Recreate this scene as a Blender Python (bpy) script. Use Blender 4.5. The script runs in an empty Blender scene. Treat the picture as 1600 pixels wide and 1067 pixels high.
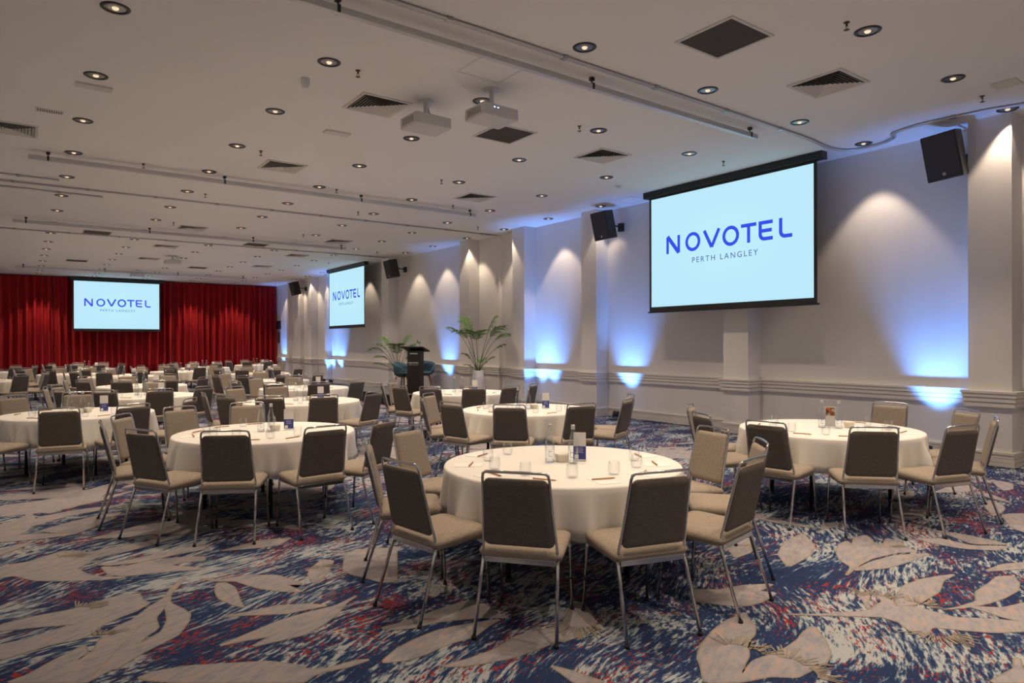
import bpy, bmesh, math, random
from mathutils import Vector, Matrix, noise
R = random.Random(11)
SC = bpy.context.scene
COL = SC.collection
PI = math.pi
# ------------------------------------------------------------------ camera
YAW, PITCH, ROLL, FPX, EYE = 0.63317, -0.0015, -0.00279, 1050.6, 1.63
fw = Vector((math.sin(YAW)*math.cos(PITCH), math.cos(YAW)*math.cos(PITCH), math.sin(PITCH)))
rt = Vector((math.cos(YAW), -math.sin(YAW), 0)); up = rt.cross(fw)
r2 = rt*math.cos(ROLL)+up*math.sin(ROLL); u2 = up*math.cos(ROLL)-rt*math.sin(ROLL)
cd = bpy.data.cameras.new('camera'); cam = bpy.data.objects.new('camera', cd); COL.objects.link(cam)
M = Matrix((r2, u2, -fw)).transposed().to_4x4(); M.translation = (0, 0, EYE); cam.matrix_world = M
cd.sensor_width = 36; cd.lens = FPX/1600*36; cd.shift_y = 5.0/1600; cd.clip_end = 200
SC.camera = cam
# ------------------------------------------------------------------ world, exposure
w = bpy.data.worlds.new('world'); SC.world = w; w.use_nodes = True
w.node_tree.nodes['Background'].inputs[0].default_value = (1.0, 0.86, 0.74, 1)
w.node_tree.nodes['Background'].inputs[1].default_value = 0.34
SC.view_settings.view_transform = 'Standard'; SC.view_settings.look = 'None'
SC.view_settings.gamma = 1; SC.view_settings.use_curve_mapping = False
SC.view_settings.exposure = 0.0
SC.cycles.max_bounces = 8; SC.cycles.diffuse_bounces = 5; SC.cycles.glossy_bounces = 3
SC.cycles.transparent_max_bounces = 32; SC.cycles.caustics_reflective = False; SC.cycles.caustics_refractive = False
SC.cycles.sample_clamp_indirect = 6; SC.cycles.use_denoising = True
DOWN_W, DOWN_COL = 170.0, (1.0, 0.78, 0.57)      # a ceiling downlight
WASH_W = 90.0                                   # the ones nearest the wall
UP_W, UP_COL = 520.0, (0.12, 0.34, 1.0)          # blue uplights on the floor
SCREEN_E = 1.0
CEIL, WALL, BACK = 4.63, 10.78, 35.6
# ------------------------------------------------------------------ materials
MATS = {}
def mat(name, col, rough=0.6, metal=0.0, spec=0.5, bump=0, bscale=50, emis=None, estr=0, var=0, vscale=8, sheen=0, stretch=None):
    m = bpy.data.materials.new(name); m.use_nodes = True; n = m.node_tree; b = n.nodes['Principled BSDF']
    b.inputs['Base Color'].default_value = (*col, 1); b.inputs['Roughness'].default_value = rough
    b.inputs['Metallic'].default_value = metal; b.inputs['Specular IOR Level'].default_value = spec
    if sheen: b.inputs['Sheen Weight'].default_value = sheen
    if emis: b.inputs['Emission Color'].default_value = (*emis, 1); b.inputs['Emission Strength'].default_value = estr
    tc = n.nodes.new('ShaderNodeTexCoord'); mp = n.nodes.new('ShaderNodeMapping'); n.links.new(tc.outputs['Object'], mp.inputs[0])
    if stretch: mp.inputs['Scale'].default_value = stretch
    if var:
        t = n.nodes.new('ShaderNodeTexNoise'); t.inputs['Scale'].default_value = vscale; t.inputs['Detail'].default_value = 3
        n.links.new(mp.outputs[0], t.inputs['Vector'])
        r = n.nodes.new('ShaderNodeValToRGB'); r.color_ramp.elements[0].position = .3; r.color_ramp.elements[1].position = .7
        r.color_ramp.elements[0].color = (*[c*(1-var) for c in col], 1); r.color_ramp.elements[1].color = (*[min(1, c*(1+var)) for c in col], 1)
        n.links.new(t.outputs[0], r.inputs[0]); n.links.new(r.outputs[0], b.inputs['Base Color'])
    if bump:
        t = n.nodes.new('ShaderNodeTexNoise'); t.inputs['Scale'].default_value = bscale; n.links.new(mp.outputs[0], t.inputs['Vector'])
        bp = n.nodes.new('ShaderNodeBump'); bp.inputs['Strength'].default_value = bump; bp.inputs['Distance'].default_value = .004
        n.links.new(t.outputs[0], bp.inputs['Height']); n.links.new(bp.outputs[0], b.inputs['Normal'])
    MATS[name] = m; return m
mat('wall_paint', (.72, .70, .69), .75, bump=.15, bscale=40, var=.025, vscale=3, stretch=(1, 1, .15))
mat('trim_paint', (.70, .67, .63), .5)
mat('ceiling_paint', (.80, .79, .78), .9, var=.015, vscale=.5)
mat('velvet', (.38, .003, .010), .8, sheen=.0, var=.15, vscale=4, stretch=(3, 3, .2))
mat('linen', (.80, .775, .735), .85, bump=.25, bscale=9, sheen=.1)
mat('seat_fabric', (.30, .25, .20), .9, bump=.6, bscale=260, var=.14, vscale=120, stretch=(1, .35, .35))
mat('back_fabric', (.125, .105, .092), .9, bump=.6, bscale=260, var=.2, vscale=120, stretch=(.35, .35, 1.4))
mat('chrome', (.60, .585, .565), .16, 1.0)
mat('steel', (.42, .42, .42), .32, 1.0)
mat('black_metal', (.012, .012, .013), .4)
mat('black_plastic', (.02, .02, .022), .45)
mat('grille_cloth', (.035, .036, .04), .7, bump=.5, bscale=300)
mat('rubber', (.01, .01, .01), .7)
mat('plywood', (.35, .24, .14), .6, var=.2, vscale=12, stretch=(6, 1, 1))
mat('paper', (.86, .84, .80), .7)
mat('pencil_wood', (.42, .20, .075), .5)
mat('porcelain', (.78, .72, .60), .3)
mat('cap_silver', (.62, .62, .63), .35, .6)
mat('white_plastic', (.66, .66, .67), .45)
mat('projector_white', (.60, .60, .62), .4)
mat('aluminium', (.56, .57, .59), .42, .6)
mat('dark_grille', (.055, .047, .04), .8, bump=.6, bscale=200)
mat('vent_white', (.62, .60, .57), .6)
mat('vent_dark', (.02, .018, .016), .8)
mat('bulb', (.9, .8, .6), .3, emis=(1.0, .78, .5), estr=.8)
mat('reflector', (.30, .30, .31), .3, 1.0)
mat('trim_black', (.012, .011, .011), .35)
mat('lens_blue', (.1, .2, .8), .3, emis=(.25, .5, 1.0), estr=6.0)
mat('leaf_green', (.09, .20, .035), .5, var=.35, vscale=6)
mat('stem_green', (.10, .13, .05), .6, var=.2)
mat('pot_white', (.72, .72, .74), .45)
mat('soil', (.03, .02, .012), .9)
mat('tub_blue', (.030, .085, .125), .6, bump=.1)
mat('oak', (.36, .15, .05), .45, var=.15, vscale=10, stretch=(4, 4, .5))
mat('stage_skirt', (.012, .012, .014), .9)
mat('stage_top', (.10, .10, .11), .85)
mat('lectern_black', (.014, .013, .014), .38)
mat('letter_white', (.8, .8, .8), .5)
mat('card_blue', (.035, .05, .27), .5)
mat('logo_blue', (0, 0, 0), .6, emis=(.030, .075, .80), estr=1.0)
mat('logo_slate', (0, 0, 0), .6, emis=(.045, .095, .42), estr=1.0)
mat('sprinkler_metal', (.10, .075, .05), .4, .7)
mat('cable_black', (.01, .01, .01), .5)
def glass(name, tint, k):
    m = bpy.data.materials.new(name); m.use_nodes = True; n = m.node_tree; n.nodes.clear()
    o = n.nodes.new('ShaderNodeOutputMaterial'); t = n.nodes.new('ShaderNodeBsdfTransparent'); g = n.nodes.new('ShaderNodeBsdfGlossy')
    g.inputs['Roughness'].default_value = .03; t.inputs[0].default_value = (*tint, 1)
    l = n.nodes.new('ShaderNodeLayerWeight'); l.inputs[0].default_value = k
    mx = n.nodes.new('ShaderNodeMixShader'); mth = n.nodes.new('ShaderNodeMath'); mth.operation = 'MULTIPLY_ADD'
    mth.inputs[1].default_value = .65; mth.inputs[2].default_value = .02
    n.links.new(l.outputs['Facing'], mth.inputs[0]); n.links.new(mth.outputs[0], mx.inputs[0])
    n.links.new(t.outputs[0], mx.inputs[1]); n.links.new(g.outputs[0], mx.inputs[2]); n.links.new(mx.outputs[0], o.inputs[0])
    MATS[name] = m
glass('clear_glass', (.955, .97, .975), .30)
glass('bottle_glass', (.90, .93, .95), .38)
def screen_mat():
    m = bpy.data.materials.new('screen_image'); m.use_nodes = True; n = m.node_tree; n.nodes.clear()
    o = n.nodes.new('ShaderNodeOutputMaterial'); e = n.nodes.new('ShaderNodeEmission')
    tc = n.nodes.new('ShaderNodeTexCoord'); mp = n.nodes.new('ShaderNodeMapping')
    mp.inputs['Location'].default_value = (-.5, -.5, -.5); mp.vector_type = 'POINT'
    n.links.new(tc.outputs['Generated'], mp.inputs[0])
    gr = n.nodes.new('ShaderNodeTexGradient'); gr.gradient_type = 'SPHERICAL'; n.links.new(mp.outputs[0], gr.inputs[0])
    r = n.nodes.new('ShaderNodeValToRGB'); r.color_ramp.elements[0].position = .3; r.color_ramp.elements[0].color = (.50, .82, .96, 1)
    r.color_ramp.elements[1].position = 1; r.color_ramp.elements[1].color = (.60, .92, 1.0, 1)
    n.links.new(gr.outputs[0], r.inputs[0]); n.links.new(r.outputs[0], e.inputs[0]); e.inputs[1].default_value = SCREEN_E
    n.links.new(e.outputs[0], o.inputs[0]); MATS['screen_image'] = m
screen_mat()
def carpet_mats():
    # woven ground: navy, slate and pale streaks, red flecks
    m = bpy.data.materials.new('carpet_ground'); m.use_nodes = True; n = m.node_tree; L = n.links.new; N = n.nodes.new
    b = n.nodes['Principled BSDF']; b.inputs['Roughness'].default_value = .95; b.inputs['Specular IOR Level'].default_value = .15
    tc = N('ShaderNodeTexCoord')
    warp = N('ShaderNodeTexNoise'); warp.inputs['Scale'].default_value = .55; warp.inputs['Detail'].default_value = 1.5; L(tc.outputs['Object'], warp.inputs['Vector'])
    sub = N('ShaderNodeVectorMath'); sub.operation = 'SUBTRACT'; sub.inputs[1].default_value = (.5, .5, .5); L(warp.outputs['Color'], sub.inputs[0])
    sc = N('ShaderNodeVectorMath'); sc.operation = 'SCALE'; sc.inputs['Scale'].default_value = 1.1; L(sub.outputs[0], sc.inputs[0])
    add = N('ShaderNodeVectorMath'); add.operation = 'ADD'; L(tc.outputs['Object'], add.inputs[0]); L(sc.outputs[0], add.inputs[1])
    def layer(rot, sx, sy, scale, detail, seed, rough=.6):
        mp = N('ShaderNodeMapping'); mp.vector_type = 'TEXTURE'; mp.inputs['Rotation'].default_value = (0, 0, rot)
        mp.inputs['Scale'].default_value = (sx, sy, 1); mp.inputs['Location'].default_value = (seed, seed*.7, 0)
        L(add.outputs[0], mp.inputs[0]); t = N('ShaderNodeTexNoise'); t.inputs['Scale'].default_value = scale
        t.inputs['Detail'].default_value = detail; t.inputs['Roughness'].default_value = rough; L(mp.outputs[0], t.inputs['Vector']); return t.outputs[0]
    a1 = layer(.42, 5.5, 1, 38, 3, 3.1, .65); a2 = layer(.30, 1.7, 1, 2.4, 3, 8.7, .6); a3 = layer(.42, 2.6, 1, 62, 2, 21.3, .6); a4 = layer(.5, 2, 1, 3.3, 2, 33)
    mix = N('ShaderNodeMath'); mix.operation = 'MULTIPLY_ADD'; L(a2, mix.inputs[0]); mix.inputs[1].default_value = .75; L(a1, mix.inputs[2])
    r = N('ShaderNodeValToRGB'); r.color_ramp.interpolation = 'LINEAR'; el = r.color_ramp.elements
    el[0].position = .78; el[0].color = (.020, .034, .095, 1); el[1].position = 1.0; el[1].color = (.37, .395, .41, 1)
    for p, c in ((.870, (.020, .045, .120)), (.885, (.070, .110, .175)), (.925, (.12, .165, .23)), (.955, (.27, .31, .34))):
        e = el.new(p); e.color = (*c, 1)
    L(mix.outputs[0], r.inputs[0])
    mix2 = N('ShaderNodeMath'); mix2.operation = 'MULTIPLY_ADD'; L(a4, mix2.inputs[0]); mix2.inputs[1].default_value = .6; L(a3, mix2.inputs[2])
    rr = N('ShaderNodeValToRGB'); rr.color_ramp.elements[0].position = .93; rr.color_ramp.elements[0].color = (0, 0, 0, 1)
    rr.color_ramp.elements[1].position = .945; rr.color_ramp.elements[1].color = (1, 1, 1, 1); L(mix2.outputs[0], rr.inputs[0])
    mx = N('ShaderNodeMix'); mx.data_type = 'RGBA'; L(rr.outputs[0], mx.inputs[0]); L(r.outputs[0], mx.inputs[6]); mx.inputs[7].default_value = (.27, .035, .032, 1)
    L(mx.outputs[2], b.inputs['Base Color'])
    f = N('ShaderNodeTexNoise'); f.inputs['Scale'].default_value = 350; L(tc.outputs['Object'], f.inputs['Vector'])
    bp = N('ShaderNodeBump'); bp.inputs['Strength'].default_value = .5; bp.inputs['Distance'].default_value = .004; L(f.outputs[0], bp.inputs['Height']); L(bp.outputs[0], b.inputs['Normal'])
    MATS['carpet_ground'] = m
    for name, base, peach in (('carpet_leaf', (.310, .287, .298), (.44, .28, .24)), ('carpet_edge', (.285, .24, .19), (.31, .255, .20))):
        m = bpy.data.materials.new(name); m.use_nodes = True; n = m.node_tree; L = n.links.new; N = n.nodes.new
        b = n.nodes['Principled BSDF']; b.inputs['Roughness'].default_value = .95; b.inputs['Specular IOR Level'].default_value = .15
        tc = N('ShaderNodeTexCoord'); mp = N('ShaderNodeMapping'); mp.vector_type = 'TEXTURE'; mp.inputs['Rotation'].default_value = (0, 0, .42); mp.inputs['Scale'].default_value = (3, 1, 1)
        L(tc.outputs['Object'], mp.inputs[0])
        t = N('ShaderNodeTexNoise'); t.inputs['Scale'].default_value = 22; t.inputs['Detail'].default_value = 4; t.inputs['Roughness'].default_value = .7; L(mp.outputs[0], t.inputs['Vector'])
        r = N('ShaderNodeValToRGB'); el = r.color_ramp.elements; el[0].position = .38; el[0].color = (base[0]*.78, base[1]*.84, base[2]*.94, 1)
        el[1].position = .645; el[1].color = (*peach, 1); e = el.new(.595); e.color = (base[0]*1.08, base[1]*1.05, base[2], 1); e = el.new(.5); e.color = (*base, 1)
        L(t.outputs[0], r.inputs[0]); L(r.outputs[0], b.inputs['Base Color'])
        MATS[name] = m
carpet_mats()
def card_mats():
    m = bpy.data.materials.new('card_lines'); m.use_nodes = True; n = m.node_tree; b = n.nodes['Principled BSDF']; b.inputs['Roughness'].default_value = .4
    tc = n.nodes.new('ShaderNodeTexCoord'); mp = n.nodes.new('ShaderNodeMapping'); mp.inputs['Scale'].default_value = (0, 0, 1)
    wv = n.nodes.new('ShaderNodeTexWave'); wv.bands_direction = 'Z'; wv.inputs['Scale'].default_value = 22
    n.links.new(tc.outputs['Object'], mp.inputs[0]); n.links.new(mp.outputs[0], wv.inputs['Vector'])
    r = n.nodes.new('ShaderNodeValToRGB'); r.color_ramp.elements[0].position = .1; r.color_ramp.elements[0].color = (.52, .50, .51, 1)
    r.color_ramp.elements[1].position = .35; r.color_ramp.elements[1].color = (.74, .71, .69, 1)
    n.links.new(wv.outputs[0], r.inputs[0]); n.links.new(r.outputs[0], b.inputs['Base Color']); MATS['card_lines'] = m
    m = bpy.data.materials.new('card_photo'); m.use_nodes = True; n = m.node_tree; b = n.nodes['Principled BSDF']; b.inputs['Roughness'].default_value = .4
    tc = n.nodes.new('ShaderNodeTexCoord'); v = n.nodes.new('ShaderNodeTexVoronoi'); v.inputs['Scale'].default_value = 28; n.links.new(tc.outputs['Object'], v.inputs['Vector'])
    r = n.nodes.new('ShaderNodeValToRGB'); el = r.color_ramp.elements; el[0].color = (.03, .02, .02, 1); el[1].color = (.6, .5, .4, 1)
    e = el.new(.35); e.color = (.55, .14, .03, 1); e = el.new(.6); e.color = (.08, .05, .04, 1)
    s = n.nodes.new('ShaderNodeSeparateColor'); n.links.new(v.outputs['Color'], s.inputs[0]); n.links.new(s.outputs[0], r.inputs[0]); n.links.new(r.outputs[0], b.inputs['Base Color']); MATS['card_photo'] = m
card_mats()
# ------------------------------------------------------------------ mesh helpers
class MB:
    def __init__(s): s.bm = bmesh.new(); s.mi = 0; s.sm = []
    def faces(s, vs, fs, smooth=False):
        v = [s.bm.verts.new(p) for p in vs]
        for f in fs:
            try: q = s.bm.faces.new([v[i] for i in f]); q.material_index = s.mi; q.smooth = smooth
            except ValueError: pass
        return s
    def box(s, c, d, rz=0, bev=0, mtx=None):
        x, y, z = [k/2 for k in d]
        vs = [Vector((a*x, b*y, e*z)) for a in (-1, 1) for b in (-1, 1) for e in (-1, 1)]
        fs = [(0, 1, 3, 2), (4, 6, 7, 5), (0, 4, 5, 1), (2, 3, 7, 6), (0, 2, 6, 4), (1, 5, 7, 3)]
        m = Matrix.Rotation(rz, 4, 'Z') if mtx is None else mtx
        vv = [s.bm.verts.new(m @ p + Vector(c)) for p in vs]; ff = []
        for f in fs:
            q = s.bm.faces.new([vv[i] for i in f]); q.material_index = s.mi; ff.append(q)
        if bev:
            es = list({e for q in ff for e in q.edges})
            r = bmesh.ops.bevel(s.bm, geom=es, offset=bev, segments=2, affect='EDGES', profile=.6)
            for q in r['faces']: q.material_index = s.mi; q.smooth = True
        return s
    def tube(s, pts, r, n=8, closed=False, cap=True):
        pts = [Vector(p) for p in pts]; rings = []; prev = None
        for i, p in enumerate(pts):
            if closed: t = (pts[(i+1) % len(pts)]-pts[i-1]).normalized()
            else: t = (pts[min(i+1, len(pts)-1)]-pts[max(i-1, 0)]).normalized()
            if prev is None: a = t.orthogonal().normalized()
            else:
                a = prev-t*prev.dot(t); a = a.normalized() if a.length > 1e-6 else t.orthogonal().normalized()
            prev = a; b = t.cross(a); rr = r[i] if isinstance(r, (list, tuple)) else r
            rings.append([s.bm.verts.new(p+(a*math.cos(2*PI*k/n)+b*math.sin(2*PI*k/n))*rr) for k in range(n)])
        m = len(rings)
        for i in range(m if closed else m-1):
            A, B = rings[i], rings[(i+1) % m]
            for k in range(n):
                q = s.bm.faces.new((A[k], A[(k+1) % n], B[(k+1) % n], B[k])); q.smooth = True; q.material_index = s.mi
        if cap and not closed:
            s.bm.faces.new(rings[0][::-1]).material_index = s.mi; s.bm.faces.new(rings[-1]).material_index = s.mi
        return s
    def lathe(s, prof, n=20, c=(0, 0, 0), cap0=False, cap1=False, smooth=True, mtx=None):
        rings = []; c = Vector(c)
        for r, z in prof:
            ring = []
            for k in range(n):
                p = Vector((r*math.cos(2*PI*k/n), r*math.sin(2*PI*k/n), z))
                if mtx: p = mtx @ p
                ring.append(s.bm.verts.new(p+c))
            rings.append(ring)
        for A, B in zip(rings, rings[1:]):
            for k in range(n):
                q = s.bm.faces.new((A[k], A[(k+1) % n], B[(k+1) % n], B[k])); q.smooth = smooth; q.material_index = s.mi
        if cap0: s.bm.faces.new(rings[0][::-1]).material_index = s.mi
        if cap1: s.bm.faces.new(rings[-1]).material_index = s.mi
        return s
    def poly(s, pts, z0, z1):
        n = len(pts); a = [s.bm.verts.new((p[0], p[1], z0)) for p in pts]; b = [s.bm.verts.new((p[0], p[1], z1)) for p in pts]
        for f in (a[::-1], b): s.bm.faces.new(f).material_index = s.mi
        for i in range(n): s.bm.faces.new((a[i], a[(i+1) % n], b[(i+1) % n], b[i])).material_index = s.mi
        return s
    def obj(s, name, mats, parent=None, kind=None, bevel=0, loc=None):
        me = bpy.data.meshes.new(name); bmesh.ops.recalc_face_normals(s.bm, faces=s.bm.faces); s.bm.to_mesh(me); s.bm.free()
        if isinstance(mats, str): mats = [mats]
        for m in mats: me.materials.append(MATS[m])
        o = bpy.data.objects.new(name, me); COL.objects.link(o)
        if parent: o.parent = parent
        if kind: o['kind'] = kind
        if loc: o.location = loc
        if bevel:
            b = o.modifiers.new('bevel', 'BEVEL'); b.width = bevel; b.segments = 2; b.limit_method = 'ANGLE'
        return o
def tag(o, label, cat, group=None):
    o['label'] = label; o['category'] = cat
    if group: o['group'] = group
    return o
def thing(name, label, cat, loc=(0, 0, 0), rz=0, group=None):
    o = bpy.data.objects.new(name, None); COL.objects.link(o); o.location = loc; o.rotation_euler = (0, 0, rz)
    o.empty_display_size = .1
    return tag(o, label, cat, group)
def dup(root, loc, rz, label, group=None):
    def cp(o, par):
        c = o.copy(); COL.objects.link(c)
        if par: c.parent = par
        for ch in list(o.children):
            if ch.name in SRC: cp(ch, c)
        return c
    r = cp(root, None); r.location = loc; r.rotation_euler = (0, 0, rz); r['label'] = label
    if group: r['group'] = group
    return r
SRC = set()
def freeze(root):
    for ch in root.children: SRC.add(ch.name); freeze(ch)
def slab(w_, d_, t, rad, seg=5):
    """rounded-corner outline in xy"""
    o = []
    for cx, cy, a0 in ((w_/2-rad, d_/2-rad, 0), (-w_/2+rad, d_/2-rad, PI/2), (-w_/2+rad, -d_/2+rad, PI), (w_/2-rad, -d_/2+rad, 1.5*PI)):
        for k in range(seg+1):
            a = a0+PI/2*k/seg; o.append((cx+rad*math.cos(a), cy+rad*math.sin(a)))
    return o
def cushion(mb, w0, w1, h, t, rad, mtx, edge=.012, bulge=.008, matf=0, matb=0):
    """padded panel: outline in local xz (width w0 at the bottom, w1 at the top), thickness t along y; front face -y.. back +y"""
    def outline(ins):
        o = []
        for cx, cz, a0 in ((1, 1, 0), (-1, 1, PI/2), (-1, -1, PI), (1, -1, 1.5*PI)):
            hw = (w1 if cz > 0 else w0)/2
            for k in range(5):
                a = a0+PI/2*k/4
                o.append((cx*(hw-rad)+(rad-ins)*math.cos(a), cz*(h/2-rad)+(rad-ins)*math.sin(a)))
        return o
    rings = []
    for ins, y, f in ((rad*.999, -t/2-bulge, 0), (edge*1.6, -t/2-bulge*.6, 0), (edge*.5, -t/2+edge*.35, 0), (0, -t/2+edge, 0), (0, t/2-edge, 1), (edge*.5, t/2-edge*.35, 1), (edge*1.6, t/2+bulge*.6, 1), (rad*.999, t/2+bulge, 1)):
        rings.append(([mb.bm.verts.new(mtx @ Vector((x, y, z))) for x, z in outline(ins)], f))
    for (A, fa), (B, fb) in zip(rings, rings[1:]):
        n = len(A)
        for k in range(n):
            q = mb.bm.faces.new((A[k], A[(k+1) % n], B[(k+1) % n], B[k])); q.smooth = True; q.material_index = matf if fa == 0 else matb
    mb.bm.faces.new(rings[0][0][::-1]).material_index = matf; mb.bm.faces.new(rings[-1][0]).material_index = matb
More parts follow.
